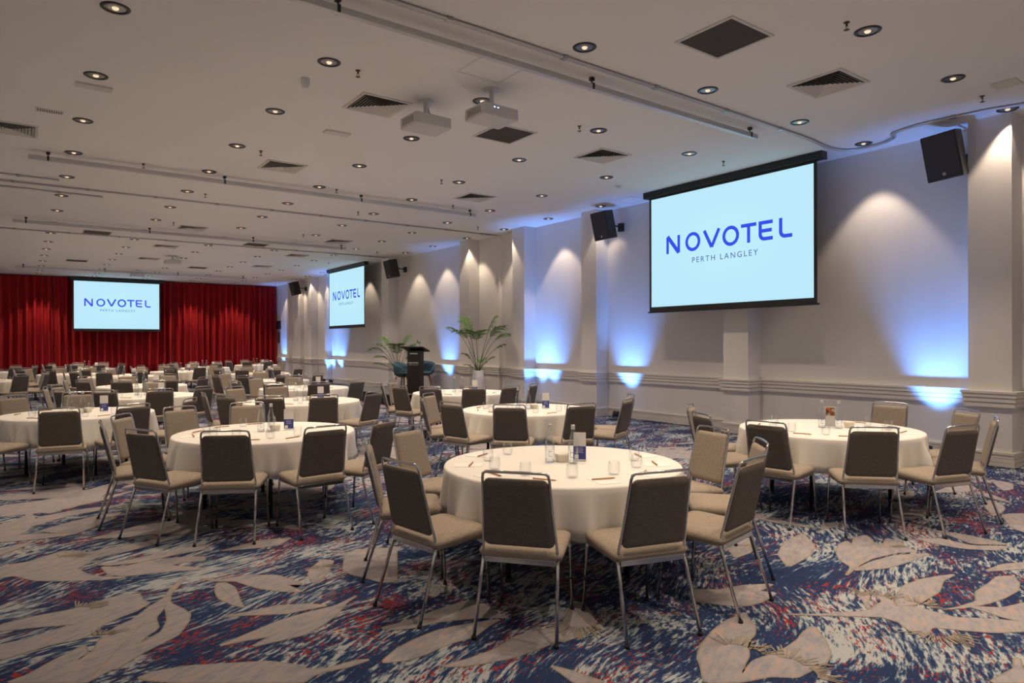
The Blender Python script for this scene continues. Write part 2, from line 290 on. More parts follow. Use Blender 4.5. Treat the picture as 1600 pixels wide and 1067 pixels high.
LEAVES = [
[(-0.092,4.925),(0.07,4.951),(0.254,4.942),(0.387,4.993),(0.526,5.033),(0.63,4.994),(0.631,4.853),(0.663,4.773),(0.575,4.677),(0.476,4.624),(0.394,4.564),(0.311,4.443),(0.252,4.412),(0.153,4.433),(0.032,4.402),(-0.082,4.363),(-0.086,4.59),(0.065,4.594),(0.227,4.665),(0.28,4.667),(0.067,4.76),(-0.09,4.808)],
[(0.916,5.137),(0.821,4.98),(0.744,4.798),(0.663,4.718),(0.545,4.548),(0.447,4.477),(0.363,4.361),(0.319,4.208),(0.235,4.118),(0.289,4.211),(0.283,4.315),(0.231,4.273),(0.145,4.203),(0.03,4.093),(-0.056,4.062),(0.256,3.83),(0.322,3.876),(0.391,3.929),(0.469,4.019),(0.515,4.143),(0.575,4.247),(0.615,4.284),(0.643,4.332),(0.652,4.492),(0.717,4.624),(0.78,4.828),(0.938,5.138)],
[(0.8,4.903),(0.763,4.699),(0.814,4.525),(0.829,4.423),(0.797,4.311),(0.718,4.151),(0.619,4.086),(0.519,4.02),(0.442,3.946),(0.382,3.892),(0.417,4.001),(0.507,4.129),(0.582,4.198),(0.652,4.256),(0.707,4.402),(0.73,4.614),(0.761,4.785)],
[(-0.115,6.229),(0.048,6.223),(0.213,6.345),(0.267,6.39),(0.364,6.339),(0.429,6.226),(0.675,6.263),(0.877,6.301),(1.074,6.251),(0.906,6.16),(0.653,6.058),(0.468,6.029),(0.408,5.915),(0.334,5.819),(0.388,5.635),(0.476,5.5),(0.614,5.396),(0.47,5.436),(0.195,5.608),(0.082,5.709),(-0.033,5.914),(-0.109,5.902)],
[(0.454,5.842),(0.671,5.817),(0.963,5.891),(1.226,5.934),(1.191,5.765),(0.938,5.74),(0.704,5.713),(0.533,5.764)],
[(0.482,5.765),(0.61,5.668),(0.793,5.706),(0.974,5.671),(1.149,5.561),(1.127,5.456),(0.994,5.517),(0.897,5.492),(1.089,5.274),(1.082,5.242),(0.915,5.33),(0.748,5.383),(0.585,5.435),(0.513,5.542)],
[(0.464,3.737),(0.556,3.753),(0.687,3.718),(0.82,3.647),(1.03,3.527),(1.11,3.431),(1.168,3.316),(1.25,3.273),(1.393,3.267),(1.461,3.235),(1.338,3.225),(1.24,3.246),(1.17,3.246),(1.091,3.211),(0.637,3.547),(0.498,3.679)],
[(1.082,4.881),(1.133,4.875),(1.162,4.741),(1.145,4.586),(1.125,4.457),(1.119,4.338),(1.072,4.441),(1.032,4.583),(1.042,4.723)],
[(1.008,5.069),(1.116,4.954),(1.274,4.938),(1.464,4.814),(1.503,4.699),(1.554,4.512),(1.457,4.584),(1.484,4.47),(1.507,4.376),(1.388,4.48),(1.294,4.611),(1.231,4.77),(1.2,4.858),(1.079,4.948)],
[(0.962,4.274),(1.112,4.251),(1.292,4.25),(1.465,4.156),(1.551,4.057),(1.437,4.075),(1.305,4.082),(1.114,4.199)],
[(0.862,3.865),(1.011,3.922),(1.234,4.01),(1.412,4.028),(1.592,4.026),(1.775,4.116),(1.657,4.033),(1.536,3.885),(1.42,3.8),(1.299,3.73),(1.193,3.733),(1.002,3.751),(1.131,3.822),(1.007,3.85)],
[(1.702,4.797),(1.852,4.954),(1.906,4.874),(1.784,4.664),(1.637,4.482),(1.612,4.518),(1.65,4.692)],
[(1.881,4.627),(2.058,5.007),(2.248,4.996),(2.43,4.882),(2.076,4.172),(2.001,4.228),(1.933,4.412),(1.894,4.51)],
[(1.271,5.639),(1.438,5.692),(1.615,5.748),(1.859,5.664),(1.677,5.514),(1.506,5.551)],
[(1.683,3.558),(1.819,3.551),(2.07,3.59),(2.28,3.61),(2.357,3.539),(2.326,3.373),(2.346,3.231),(2.203,3.338),(1.979,3.432),(1.794,3.452),(1.673,3.519)],
[(1.514,3.186),(1.608,3.25),(1.732,3.301),(1.922,3.334),(2.122,3.301),(2.296,3.244),(2.2,3.219),(2.035,3.139),(1.882,3.147),(1.713,3.114),(1.616,3.11),(1.501,3.158)],
[(1.708,2.95),(1.852,2.934),(2.026,2.939),(2.218,3.003),(2.37,3.001),(2.505,2.945),(2.378,2.82),(2.227,2.809),(2.073,2.808),(1.941,2.841),(1.817,2.879)],
[(2.165,2.629),(2.208,2.531),(2.241,2.426),(2.267,2.338),(2.148,2.425),(2.157,2.52)],
[(2.82,3.194),(2.851,3.144),(2.779,2.974),(2.677,2.844),(2.543,2.795),(2.377,2.798),(2.428,2.88),(2.655,3.066)],
[(3.537,2.445),(3.466,2.373),(3.415,2.294),(3.305,2.227),(3.201,2.199),(3.056,2.093),(2.963,2.055),(2.864,1.999),(3.036,2.046),(3.156,2.034),(3.298,2.026),(3.452,2.047),(3.552,2.079),(3.683,2.094),(3.623,2.026),(3.543,1.944),(3.422,1.853),(3.307,1.815),(3.166,1.818),(3.049,1.82),(2.954,1.904),(2.797,1.953),(2.649,2.054),(2.77,2.169),(2.826,2.233),(2.95,2.317),(3.075,2.362),(3.173,2.398),(3.352,2.438),(3.461,2.438)],
[(3.716,2.772),(3.911,2.729),(4.114,2.617),(3.911,2.602),(3.978,2.514),(3.786,2.479),(3.649,2.491),(3.544,2.569),(3.419,2.753),(3.59,2.891)],
[(4.653,2.408),(4.868,2.478),(4.962,2.61),(5.147,2.739),(5.357,2.818),(5.491,2.828),(5.392,2.738),(5.63,2.839),(5.775,2.818),(5.677,2.717),(5.552,2.645),(5.614,2.599),(5.819,2.668),(5.832,2.573),(5.702,2.479),(5.639,2.346),(5.479,2.441),(5.192,2.486),(4.967,2.47),(4.83,2.442)],
[(4.813,2.433),(5.116,2.449),(5.417,2.413),(5.684,2.273),(5.335,2.286),(5.063,2.311),(4.901,2.38)],
[(5.999,2.533),(6.179,2.398),(6.154,2.168),(6.394,1.961),(6.162,2.006),(6.008,2.172),(5.969,2.387)],
[(6.404,2.561),(6.46,2.335),(6.46,2.159),(6.425,1.992),(6.203,2.185),(6.3,2.336)],
[(5.542,1.868),(5.83,1.848),(6.131,1.691),(6.092,1.586),(5.825,1.72),(5.666,1.796)],
[(4.529,2.018),(4.781,2.079),(5.008,2.063),(5.183,2.012),(5.3,1.966),(5.087,1.965),(4.838,1.892),(4.619,1.885),(4.486,1.886),(4.372,1.939)],
[(4.851,1.679),(5.034,1.746),(5.27,1.753),(5.476,1.773),(5.575,1.72),(5.465,1.645),(5.284,1.595),(5.046,1.6),(4.881,1.624),(4.781,1.65),(4.668,1.688),(4.525,1.757),(4.642,1.713)],
[(3.691,2.294),(3.867,2.162),(4.147,2.014),(4.381,2.029),(4.451,2.111),(4.484,2.086),(4.429,1.993),(4.364,1.945),(4.459,1.874),(4.457,1.783),(4.467,1.657),(4.629,1.507),(4.772,1.317),(4.666,1.287),(4.412,1.437),(4.304,1.556),(4.206,1.683),(4.04,1.649),(4.058,1.74),(4.129,1.823),(4.123,1.928),(3.993,2.033)],
[(4.36,2.179),(4.435,2.175),(4.422,2.133),(4.301,2.089),(4.2,2.021),(4.184,2.032),(4.307,2.117)],
[(4.72,1.68),(4.863,1.542),(5.249,1.448),(4.864,1.304),(4.709,1.391),(4.694,1.488)],
[(7.466,2.378),(7.608,2.346),(7.85,2.165),(7.228,1.881),(6.888,1.955),(7.018,2.164)],
[(3.739,1.244),(3.937,1.228),(4.001,1.221),(4.123,1.258),(4.163,1.25),(4.03,1.2),(4.019,1.148),(3.911,1.117)],
[(4.499,3.251),(4.846,3.38),(4.985,3.346),(4.595,3.118),(4.373,3.108)],
[(4.718,2.966),(5.028,3.109),(5.413,3.167),(5.129,2.904),(4.863,2.799),(4.492,2.747)],
[(9.304,3.087),(9.261,2.844),(8.897,2.732),(8.699,2.76)],
[(5.839,3.232),(5.995,3.156),(5.812,3.094),(5.701,3.139)],
[(-0.165,9.087),(0.116,9.149),(0.536,9.208),(0.623,9.014),(0.575,8.843),(0.331,8.639),(-0.161,8.863)],
[(-0.156,8.58),(0.162,8.583),(0.367,8.687),(0.632,8.8),(0.876,9.173),(0.845,8.721),(0.59,8.226),(0.423,8.012),(0.15,7.963),(-0.146,8.006)],
[(-0.141,7.719),(0.146,7.728),(0.095,7.596),(0.082,7.339),(-0.0,7.151),(-0.13,7.06)],
[(0.135,7.197),(0.33,7.365),(0.644,7.531),(0.805,7.533),(0.727,7.292),(0.503,7.023),(0.362,6.88),(0.224,7.081)],
[(0.476,6.653),(0.777,6.818),(1.113,7.002),(1.456,7.044),(1.362,6.591),(1.036,6.522),(0.741,6.501)],
]
STAMENS = [(3.05,2.16,.62,17,.24),(3.07,2.11,.0,12,.22),(3.12,1.92,.16,15,.24),(3.10,1.83,-.56,12,.22),(4.38,2.06,.7,20,.24),(4.45,1.87,.06,16,.24),(4.17,1.65,-2.32,24,.24),(2.65,2.95,-2.36,20,.28),(.28,4.89,.81,16,.2),(.34,4.35,1.01,14,.2),(5.68,2.58,-1.89,14,.16),(4.82,3.18,-3.13,16,.2),(1.82,4.87,-1.84,16,.2),(.27,6.12,.96,16,.22)]
from mathutils.geometry import tessellate_polygon
# ------------------------------------------------------------------ floor with its woven pattern
def smooth_poly(p):
    n = len(p); o = []
    for i in range(n):
        a, b = Vector(p[i]), Vector(p[(i+1) % n]); o += [tuple(a*.90+b*.10), tuple(a*.10+b*.90)]
    return o
def grow(p, d):
    n = len(p); ar = sum(p[i][0]*p[(i+1) % n][1]-p[(i+1) % n][0]*p[i][1] for i in range(n)); s = 1 if ar > 0 else -1; o = []
    for i in range(n):
        a, b = Vector(p[i-1]), Vector(p[(i+1) % n]); t = (b-a)
        if t.length < 1e-6: o.append(p[i]); continue
        t.normalize(); o.append((p[i][0]+t.y*d*s, p[i][1]-t.x*d*s))
    return o
def leaf(x, y, ang, ln, wd, bend):
    L_, R_ = [], []
    for k in range(9):
        t = k/8; wv = wd*(math.sin(PI*t**.75))*(1-.15*t); cx = ln*t; cy = bend*ln*(t*(1-t))*2
        L_.append((cx, cy+wv/2)); R_.append((cx, cy-wv/2*.85))
    pts = L_+R_[-2:0:-1]; c, s = math.cos(ang), math.sin(ang)
    return [(x+px*c-py*s, y+px*s+py*c) for px, py in pts]
def build_floor():
    mb = MB(); mb.mi = 0
    mb.box((2.3, 14.3, -.05), (17.0, 42.8, .1))
    shapes = [smooth_poly(p) for p in LEAVES]
    rr = random.Random(5)
    def zone(x, y):
        d = x*fw.x+y*fw.y; l = x*r2.x+y*r2.y
        return 2.6 < d < 5.35 and abs(l) < d*.80
    k = 0
    while k < 330:
        x = rr.uniform(-5.5, 10.2); y = rr.uniform(-6, 35)
        if zone(x, y): k += .25; continue
        k += 1; a0 = .42+rr.gauss(0, .5)+(PI if rr.random() < .5 else 0)
        m = rr.choice((3, 4, 5, 6)); st = rr.uniform(.7, 1.5)
        bx, by = x, y
        stem = []
        for q in range(m):
            t = (q+.3)/m; px, py = bx+math.cos(a0)*st*t, by+math.sin(a0)*st*t
            if zone(px+math.cos(a0)*.5, py+math.sin(a0)*.5): continue
            sd = 1 if q % 2 else -1
            lf = leaf(px, py, a0+sd*rr.uniform(.15, .75), rr.uniform(.45, 1.05), rr.uniform(.14, .30), rr.uniform(-.25, .25))
            if all(-5.9 < p[0] < 10.35 for p in lf): shapes.append(lf)
    z = .0015
    for i, p in enumerate(shapes):
        zz = z+.00002*i if i < 60 else z+.0003*rr.random()+.001
        g = grow(p, .009)
        for mi, q, zq in ((2, g, zz), (1, p, zz+.0006)):
            mb.mi = mi; tri = tessellate_polygon([[Vector((x, y, 0)) for x, y in q]])
            fs = []
            for t in tri:
                ar = (q[t[1]][0]-q[t[0]][0])*(q[t[2]][1]-q[t[0]][1])-(q[t[2]][0]-q[t[0]][0])*(q[t[1]][1]-q[t[0]][1])
                fs.append(tuple(t) if ar > 0 else tuple(t[::-1]))
            mb.faces([(x, y, zq) for x, y in q], fs)
        # a fine tan midrib where a straight one fits inside the leaf
        best = max(((a_, b_) for a_ in range(0, len(p), 2) for b_ in range(a_+2, len(p), 2)), key=lambda ab: (p[ab[0]][0]-p[ab[1]][0])**2+(p[ab[0]][1]-p[ab[1]][1])**2)
        A_, B_ = Vector(p[best[0]]), Vector(p[best[1]])
        def inside(q):
            c = False
            for k_ in range(len(p)):
                (x1, y1), (x2, y2) = p[k_], p[k_-1]
                if (y1 > q.y) != (y2 > q.y) and q.x < (x2-x1)*(q.y-y1)/(y2-y1)+x1: c = not c
            return c
        if all(inside(A_.lerp(B_, t/10)) for t in range(1, 9)):
            t_ = (B_-A_).normalized(); n_ = Vector((-t_.y, t_.x)); mb.mi = 2; a2, b2 = A_.lerp(B_, .02), A_.lerp(B_, .88); w_ = .0042
            zr = zz+.0009
            mb.faces([(a2.x-n_.x*w_, a2.y-n_.y*w_, zr), (b2.x-n_.x*w_*.3, b2.y-n_.y*w_*.3, zr), (b2.x+n_.x*w_*.3, b2.y+n_.y*w_*.3, zr), (a2.x+n_.x*w_, a2.y+n_.y*w_, zr)], [(0, 1, 2, 3)])
    # stamens: fine combs of tan thread beside a few flowers
    mb.mi = 2
    for (x, y, a, n, ln) in STAMENS:
        for q in range(n):
            b = a+(q-n/2)*.11+rr.uniform(-.05, .05); x0 = x+math.cos(b)*ln*.35; y0 = y+math.sin(b)*ln*.35; l2 = ln*rr.uniform(.55, 1.0)
            nx, ny = -math.sin(b)*.004, math.cos(b)*.004; x1 = x+math.cos(b)*l2; y1 = y+math.sin(b)*l2
            mb.faces([(x0-nx, y0-ny, .0044), (x1-nx, y1-ny, .0044), (x1+nx, y1+ny, .0044), (x0+nx, y0+ny, .0044)], [(0, 1, 2, 3)])
    me_up = [f for f in mb.bm.faces]
    bmesh.ops.recalc_face_normals(mb.bm, faces=[f for f in me_up if f.material_index == 0])
    for f in me_up:
        f.normal_update()
        if f.material_index and f.normal.z < 0: f.normal_flip()
    me = bpy.data.meshes.new('floor'); mb.bm.to_mesh(me); mb.bm.free()
    for m in ('carpet_ground', 'carpet_leaf', 'carpet_edge'): me.materials.append(MATS[m])
    o = bpy.data.objects.new('floor', me); COL.objects.link(o); o['kind'] = 'structure'
build_floor()
# ------------------------------------------------------------------ room shell
S = 'structure'
MB().box((2.3, 14.3, CEIL+.1), (17.4, 43.2, .2)).obj('ceiling', 'ceiling_paint', kind=S)
PIL = [(-.9, -.4, 10.41), (3.20, 3.70, 10.41), (7.12, 7.64, 10.41), (11.0, 11.49, 10.41), (13.65, 14.16, 10.41), (15.15, 15.32, 10.68), (16.28, 16.80, 10.43),
       (21.46, 22.0, 10.41), (27.66, 27.95, 10.56), (29.30, 29.80, 10.46), (31.14, 31.45, 10.60), (32.88, 33.07, 10.60)]
mb = MB(); mb.box((WALL+.1, 14.3, CEIL/2), (.2, 43.2, CEIL))
for a, b, x in PIL: mb.box(((x+WALL+.02)/2, (a+b)/2, CEIL/2), (WALL+.02-x, b-a, CEIL))
mb.obj('wall_right', 'wall_paint', kind=S)
MB().box((2.3, BACK+.1, CEIL/2), (17.2, .2, CEIL)).obj('wall_back', 'wall_paint', kind=S)
def strip(name, layers):
    mb = MB()
    for z0, z1, p in layers:
        mb.box((WALL-p/2+.01, 14.3, (z0+z1)/2), (p+.02, 42.6, z1-z0))
        for a, b, x in PIL: mb.box(((x-p+WALL+.01)/2, (a+b)/2, (z0+z1)/2), (WALL+.01-x+p, b-a+2*p, z1-z0))
    mb.obj(name, 'trim_paint', kind=S)
strip('trim_1', [(.775, .835, .040), (.84, .895, .050), (.90, .955, .060), (.955, .985, .072)])
strip('baseboard_right', [(0, .05, .034), (.055, .105, .030), (.11, .155, .026), (.155, .185, .034)])
# ------------------------------------------------------------------ red curtains on the back wall
def curtain(name, x0, x1, seed, label):
    rr = random.Random(seed); mb = MB(); nx = int((x1-x0)/.022); zs = [0.015, .8, 1.6, 2.4, 3.2, 4.0, 4.45, 4.60]
    ph = 0; rows = []
    xs = []
    for i in range(nx+1):
        x = x0+(x1-x0)*i/nx; ph += .022*2*PI/rr.choice((.20, .26, .33, .45)) if i else 0
        amp = .120+.06*noise.noise(Vector((x*1.7, seed, 0))); xs.append((x, ph, amp))
    vs = []; fs = []
    for j, z in enumerate(zs):
        t = z/4.6
        for x, p, am in xs:
            k = am*(1.25-.45*t)*(.45 if z > 4.5 else 1)
            y = BACK-.30+k*(math.sin(p)+.25*math.sin(2*p+1))+.02*math.sin(x*2.1+z*.6)
            vs.append((x+.012*math.sin(p*1.3+z), y, z))
    n = len(xs)
    for j in range(len(zs)-1):
        for i in range(n-1): fs.append((j*n+i, j*n+i+1, (j+1)*n+i+1, (j+1)*n+i))
    mb.faces(vs, fs, True); o = mb.obj(name, 'velvet'); sm = o.modifiers.new('thick', 'SOLIDIFY'); sm.thickness = .006
    tag(o, label, 'curtain', 'red stage curtains')
curtain('stage_curtain', -5.9, 1.2, 3, 'deep red pleated velvet curtain panel, left part of the far wall')
curtain('stage_curtain', 1.22, 5.9, 5, 'deep red pleated velvet curtain panel behind the hanging screen on the far wall')
curtain('stage_curtain', 5.92, 10.73, 9, 'deep red pleated velvet curtain panel between hanging screen and right wall')
# ------------------------------------------------------------------ ceiling fittings
def spot(name, loc, parent, power, col, size, blend, direction=(0, 0, -1), rad=.05, link=True):
    d = bpy.data.lights.new(name, 'SPOT'); d.energy = power; d.color = col; d.spot_size = math.radians(size); d.spot_blend = blend; d.shadow_soft_size = rad
    o = bpy.data.objects.new(name, d); COL.objects.link(o); o.location = loc
    o.rotation_euler = Vector(direction).to_track_quat('-Z', 'Y').to_euler()
    if parent: o.parent = parent
    return d
dl = thing('downlight', '', 'ceiling light', (0, 0, 0))
MB().lathe([(.084, -.002), (.088, -.010), (.112, -.010), (.121, -.004), (.122, 0)], 28).obj('trim_ring', 'trim_black', dl)
MB().lathe([(.085, -.003), (.060, -.0065), (.030, -.002), (.006, -.001)], 24, cap1=True).obj('reflector', 'reflector', dl)
mb = MB(); mb.lathe([(.0, -.020), (.020, -.017), (.028, -.010), (.030, -.003)], 12)
mb.obj('bulb', 'bulb', dl)
freeze(dl)
GX = [-5.2, -3.23, -1.26, .705, 2.673, 4.632, 6.60, 8.57]; GY = [1.33+1.862*j for j in range(-3, 18)]+[34.35]
WASHY = [3.2, 5.03, 10.70, 12.50, 14.33, 16.14, 18.09, 19.9, 23.8, 27.4, 29.2, 31.0, 33.5, 7.2+.0, 1.3]
ldata = {}
def lamp_of(o, power, key, size, blend, direction):
    d = ldata.get(key)
    if d is None:
        d = bpy.data.lights.new('lamp', 'SPOT'); d.energy = power; d.color = DOWN_COL; d.spot_size = math.radians(size); d.spot_blend = blend; d.shadow_soft_size = .045; ldata[key] = d
    l = bpy.data.objects.new('lamp', d); COL.objects.link(l); l.location = (0, 0, -.05); l.rotation_euler = Vector(direction).to_track_quat('-Z', 'Y').to_euler(); l.parent = o
first = True
COLN = {.705: 'first', 2.673: 'second', 4.632: 'third', 6.60: 'fourth', 8.57: 'fifth', 10.27: 'wall-side', -1.26: 'off-left'}
ORD = ['nearest', 'second', 'third', 'fourth', 'fifth', 'sixth', 'seventh', 'eighth', 'ninth', 'tenth', 'eleventh', 'twelfth', 'thirteenth', 'fourteenth', 'fifteenth', 'sixteenth', 'seventeenth', 'eighteenth', 'nineteenth', 'twentieth']
def seen(x, y, z):
    v = Vector((x, y, z-EYE)); d = v.dot(fw)
    if d < .3: return False
    return abs(v.dot(r2)/d) < .765 and abs(v.dot(u2)/d) < .515
def put_light(x, y, col, key, power, size, blend, direction, cnt):
    global first
    lab = 'round black-rimmed recessed ceiling downlight, %s in the %s row lengthways' % (ORD[cnt], col)
    if first: o = dl; first = False
    else: o = dup(dl, (x, y, CEIL), 0, '')
    o.location = (x, y, CEIL); o['label'] = lab; o['group'] = 'recessed ceiling downlights'
    lamp_of(o, power, key, size, blend, direction)
for x in GX:
    c = 0
    for y in GY:
        if y > 34.4: continue
        vis = seen(x, y, CEIL)
        if vis:
            put_light(x, y, COLN.get(x, 'left') + (' from left' if x > 0 and x < 10 else ''), 'down', DOWN_W, 84, .55, (0, 0, -1), c); c += 1
        else:  # the same fitting beyond the frame
            o = dup(dl, (x, y, CEIL), 0, 'recessed ceiling downlight outside the photographed part of the ceiling', 'downlights beyond the frame') if not first else None
            if o: lamp_of(o, DOWN_W, 'down', 84, .55, (0, 0, -1))
c = 0
for y in sorted(WASHY):
    if y == 7.2 or not seen(10.27, y, CEIL): continue
    put_light(10.27, y, 'wall-side', 'wash', WASH_W, 76, .35, (.04, 0, -1), c); c += 1
# air vents
def square_ring(mb, r0, z0, r1, z1):
    c = [(-1, -1), (1, -1), (1, 1), (-1, 1)]
    mb.faces([(a*r0, b*r0, z0) for a, b in c]+[(a*r1, b*r1, z1) for a, b in c], [(i, (i+1) % 4, 4+(i+1) % 4, 4+i) for i in range(4)])
diff = thing('air_diffuser', '', 'air vent')
mb = MB(); square_ring(mb, .325, 0, .325, -.012); square_ring(mb, .325, -.012, .285, -.012); square_ring(mb, .285, -.012, .285, 0); mb.obj('frame', 'vent_white', diff)
mb = MB(); mb.faces([(-.284, -.284, -.001), (.284, -.284, -.001), (.284, .284, -.001), (-.284, .284, -.001)], [(0, 1, 2, 3)]); mb.obj('duct_opening', 'vent_dark', diff)
mb = MB()
for k in range(7):
    r = .278-k*.038; square_ring(mb, r, -.022, r-.030, -.002)
mb.obj('louvre', 'vent_white', diff); freeze(diff)
ret = thing('return_grille', '', 'air vent')
mb = MB(); square_ring(mb, .335, 0, .335, -.012); square_ring(mb, .335, -.012, .305, -.012); square_ring(mb, .305, -.012, .305, 0); mb.obj('frame', 'vent_white', ret)
mb = MB(); mb.box((0, 0, -.004), (.608, .608, .006)); mb.obj('mesh_panel', 'dark_grille', ret); freeze(ret)
used = set()
def place(proto, x, y, lab, grp=None, z=CEIL, rz=0):
    if proto.name not in used: used.add(proto.name); o = proto; o.location = (x, y, z); o.rotation_euler = (0, 0, rz); o['label'] = lab
    else: o = dup(proto, (x, y, z), rz, lab)
    if grp: o['group'] = grp
    return o
G = 'square louvred air diffusers'
for x, y, lab in ((7.56, 4.11, 'square white louvred air diffuser in the ceiling at upper right, nearest one'), (3.64, 7.81, 'square louvred ceiling diffuser just left of the two projectors'),
                  (7.54, 7.81, 'square louvred ceiling diffuser above and left of the big screen'), (3.6, 11.44, 'square louvred ceiling diffuser before the second hanging bar, left'),
                  (7.55, 11.55, 'square louvred ceiling diffuser right of the second hanging bar, far of the big screen'), (-.09, 11.6, 'louvred air diffuser cut off by the left edge of the photo'),
                  (3.61, 18.8, 'square louvred ceiling diffuser beyond the second ceiling rail'), (3.63, 22.8, 'louvred ceiling diffuser behind the third hanging bar, centre left'),
                  (3.67, 26.38, 'louvred ceiling diffuser left of the far projector'), (7.53, 18.82, 'louvred ceiling diffuser beside the end of the third hanging bar'),
                  (7.59, 22.6, 'louvred ceiling diffuser over the second wall screen'), (7.55, 26.5, 'small distant louvred ceiling diffuser left of the second wall screen')):
    place(diff, x, y, lab, G)
G = 'dark square return grilles'
for x, y, lab in ((5.61, 4.10, 'large dark square return-air grille at the top right of centre'), (5.62, 7.82, 'dark square return-air grille behind the nearer projector'),
                  (1.70, 21.0, 'dark return-air grille in the ceiling over the left tables'), (5.76, 20.83, 'dark return-air grille between third bar and ceiling rail'),
                  (1.68, 28.43, 'small distant dark return-air grille near the curtain, left'), (5.64, 28.37, 'small distant dark return-air grille right of the far projectors')):
    place(ret, x, y, lab, G)
# hanging lighting bars
def bar(y, x0, x1, lab, z=4.52):
    t = thing('lighting_bar', lab, 'lighting bar', ((x0+x1)/2, y, CEIL), 0, 'suspended lighting bars'); h = (x1-x0)/2
    MB().box((0, 0, z-CEIL), (2*h, .06, .062), bev=.006).box((0, .018, z-CEIL+.038), (2*h, .012, .016)).obj('bar', 'aluminium', t)
    n = max(2, int(2*h/2.5)+1)
    for k in range(n):
        x = -h+.25+(2*h-.4)*k/(n-1)
        mb = MB().tube([(x, 0, z-CEIL+.02), (x, 0, 0)], .008).box((x, 0, z-CEIL+.005), (.03, .075, .07), bev=.004).box((x, 0, -.02), (.05, .05, .04), bev=.006)
        mb.obj('hanger', 'black_metal', t)
bar(5.58, -1.0, 8.36, 'long grey metal lighting bar hung under the ceiling, nearest one')
bar(12.70, .13, 8.31, 'grey metal lighting bar hung under the ceiling, second from the camera')
bar(19.45, -.1, 8.03, 'grey metal lighting bar hung under the ceiling, third from the camera')
bar(30.75, -.1, 8.1, 'grey metal lighting bar hung under the ceiling, closest to the curtain')
# slim rails fixed to the ceiling
def rail(pts, lab, r=.014):
    t = thing('curtain_rail', lab, 'ceiling rail', (pts[0][0], pts[0][1], CEIL), 0, 'slim ceiling rails')
    P0 = Vector((pts[0][0], pts[0][1], 0)); q = [Vector((x, y, 0))-P0 for x, y in pts]
    for d in (-.016, .016):
        o = []
        for i, p in enumerate(q):
            tn = (q[min(i+1, len(q)-1)]-q[max(i-1, 0)]).normalized(); nn = Vector((-tn.y, tn.x, 0)); o.append(p+nn*d+Vector((0, 0, -.018)))
        MB().tube(o, r, 6).obj('track', 'aluminium', t)
    mb = MB(); L_ = 0
    for a, b in zip(q, q[1:]):
        n = max(1, int((b-a).length/1.1))
        if (b-a).length < .5: continue
        for k in range(n): p = a.lerp(b, (k+.5)/n); mb.box((p.x, p.y, -.017), (.06, .075, .034))
    mb.obj('bracket', 'steel', t)
def arc(pts, n=6):
    P = [Vector(p) for p in pts]; o = []
    for i in range(len(P)-1):
        p0, p1, p2, p3 = P[max(i-1, 0)], P[i], P[i+1], P[min(i+2, len(P)-1)]
        for k in range(n):
            t = k/n; o.append(tuple(.5*((2*p1)+(p2-p0)*t+(2*p0-5*p1+4*p2-p3)*t*t+(3*p1-p0-3*p2+p3)*t**3)))
    return o+[tuple(P[-1])]
rail([(-3, 5.33), (2.5, 5.33), (6.7, 5.335), (9.2, 5.36)]+arc([(9.5, 5.38), (10.05, 5.42), (10.38, 5.3), (10.45, 4.95), (10.30, 4.62), (10.06, 4.5), (9.95, 4.12)], 5)+[(10.04, 3.33), (10.19, 2.9), (10.3, 1.0)], 'slim grey double ceiling rail that snakes towards the right wall')
rail([(-3, 15.28), (4, 15.25), (10.7, 15.2)], 'slim double ceiling rail crossing the whole ceiling, second from the camera')
rail([(-3, 21.5), (4, 21.4), (10.3, 21.3)], 'slim double ceiling rail crossing the ceiling, third from the camera')
rail([(-3, 14.68), (.6, 14.69)], 'short piece of ceiling rail before the long second rail, left edge')
rail([(-3, 15.86), (1.38, 15.85)], 'short piece of ceiling rail behind the long second rail, left edge')
# sprinklers
sp = thing('sprinkler', '', 'sprinkler')
MB().lathe([(.028, 0), (.028, -.006), (.010, -.010), (.010, -.035)], 10, cap0=True).tube([(-.012, 0, -.035), (-.014, 0, -.055), (0, 0, -.07)], .003, 5).tube([(.012, 0, -.035), (.014, 0, -.055), (0, 0, -.07)], .003, 5).obj('body', 'sprinkler_metal', sp)
MB().lathe([(.001, -.070), (.026, -.071), (.026, -.074), (.001, -.075)], 10).obj('deflector', 'sprinkler_metal', sp); freeze(sp)
for x, y, lab in ((3.01, 6.94, 'left of the two projectors'), (6.26, 3.22, 'near the top right corner light'), (3.04, 10.71, 'left of the dark grille, third row'), (6.25, 6.93, 'right of the nearer projector'),
                  (9.47, 3.21, 'above the right-hand loudspeaker'), (4.98, 12.52, 'just before the second hanging bar'), (6.25, 10.68, 'between the second bar and the projectors'), (7.60, 12.5, 'by the right end of the second bar'),
                  (6.22, 14.36, 'behind the second hanging bar'), (6.29, 18.2, 'beyond the long second rail'), (9.53, 14.45, 'close to the lit right wall columns'), (1.68, 12.6, 'before the second bar, at left'),
                  (3.01, 14.41, 'behind the second bar, centre left'), (3.08, 18.23, 'far left of centre'), (9.39, 6.88, 'above the big screen'), (9.4, 20.2, 'above the lectern'), (9.2, 23.9, 'near the second wall screen')):
    place(sp, x, y, 'small bronze ceiling sprinkler ' + lab, 'ceiling sprinklers')
def simple(name, mb, m, lab, cat, **k):
    return tag(mb.obj(name, m, **k), lab, cat)
simple('emergency_light', MB().box((.717, 9.16, CEIL-.012), (.36, .15, .024), bev=.006), 'vent_white', 'long flat emergency light on the ceiling under the second downlight at left', 'emergency light')
simple('emergency_light', MB().box((3.65, 9.15, CEIL-.012), (.36, .15, .024), bev=.006), 'vent_white', 'flat emergency light left of the projectors', 'emergency light')
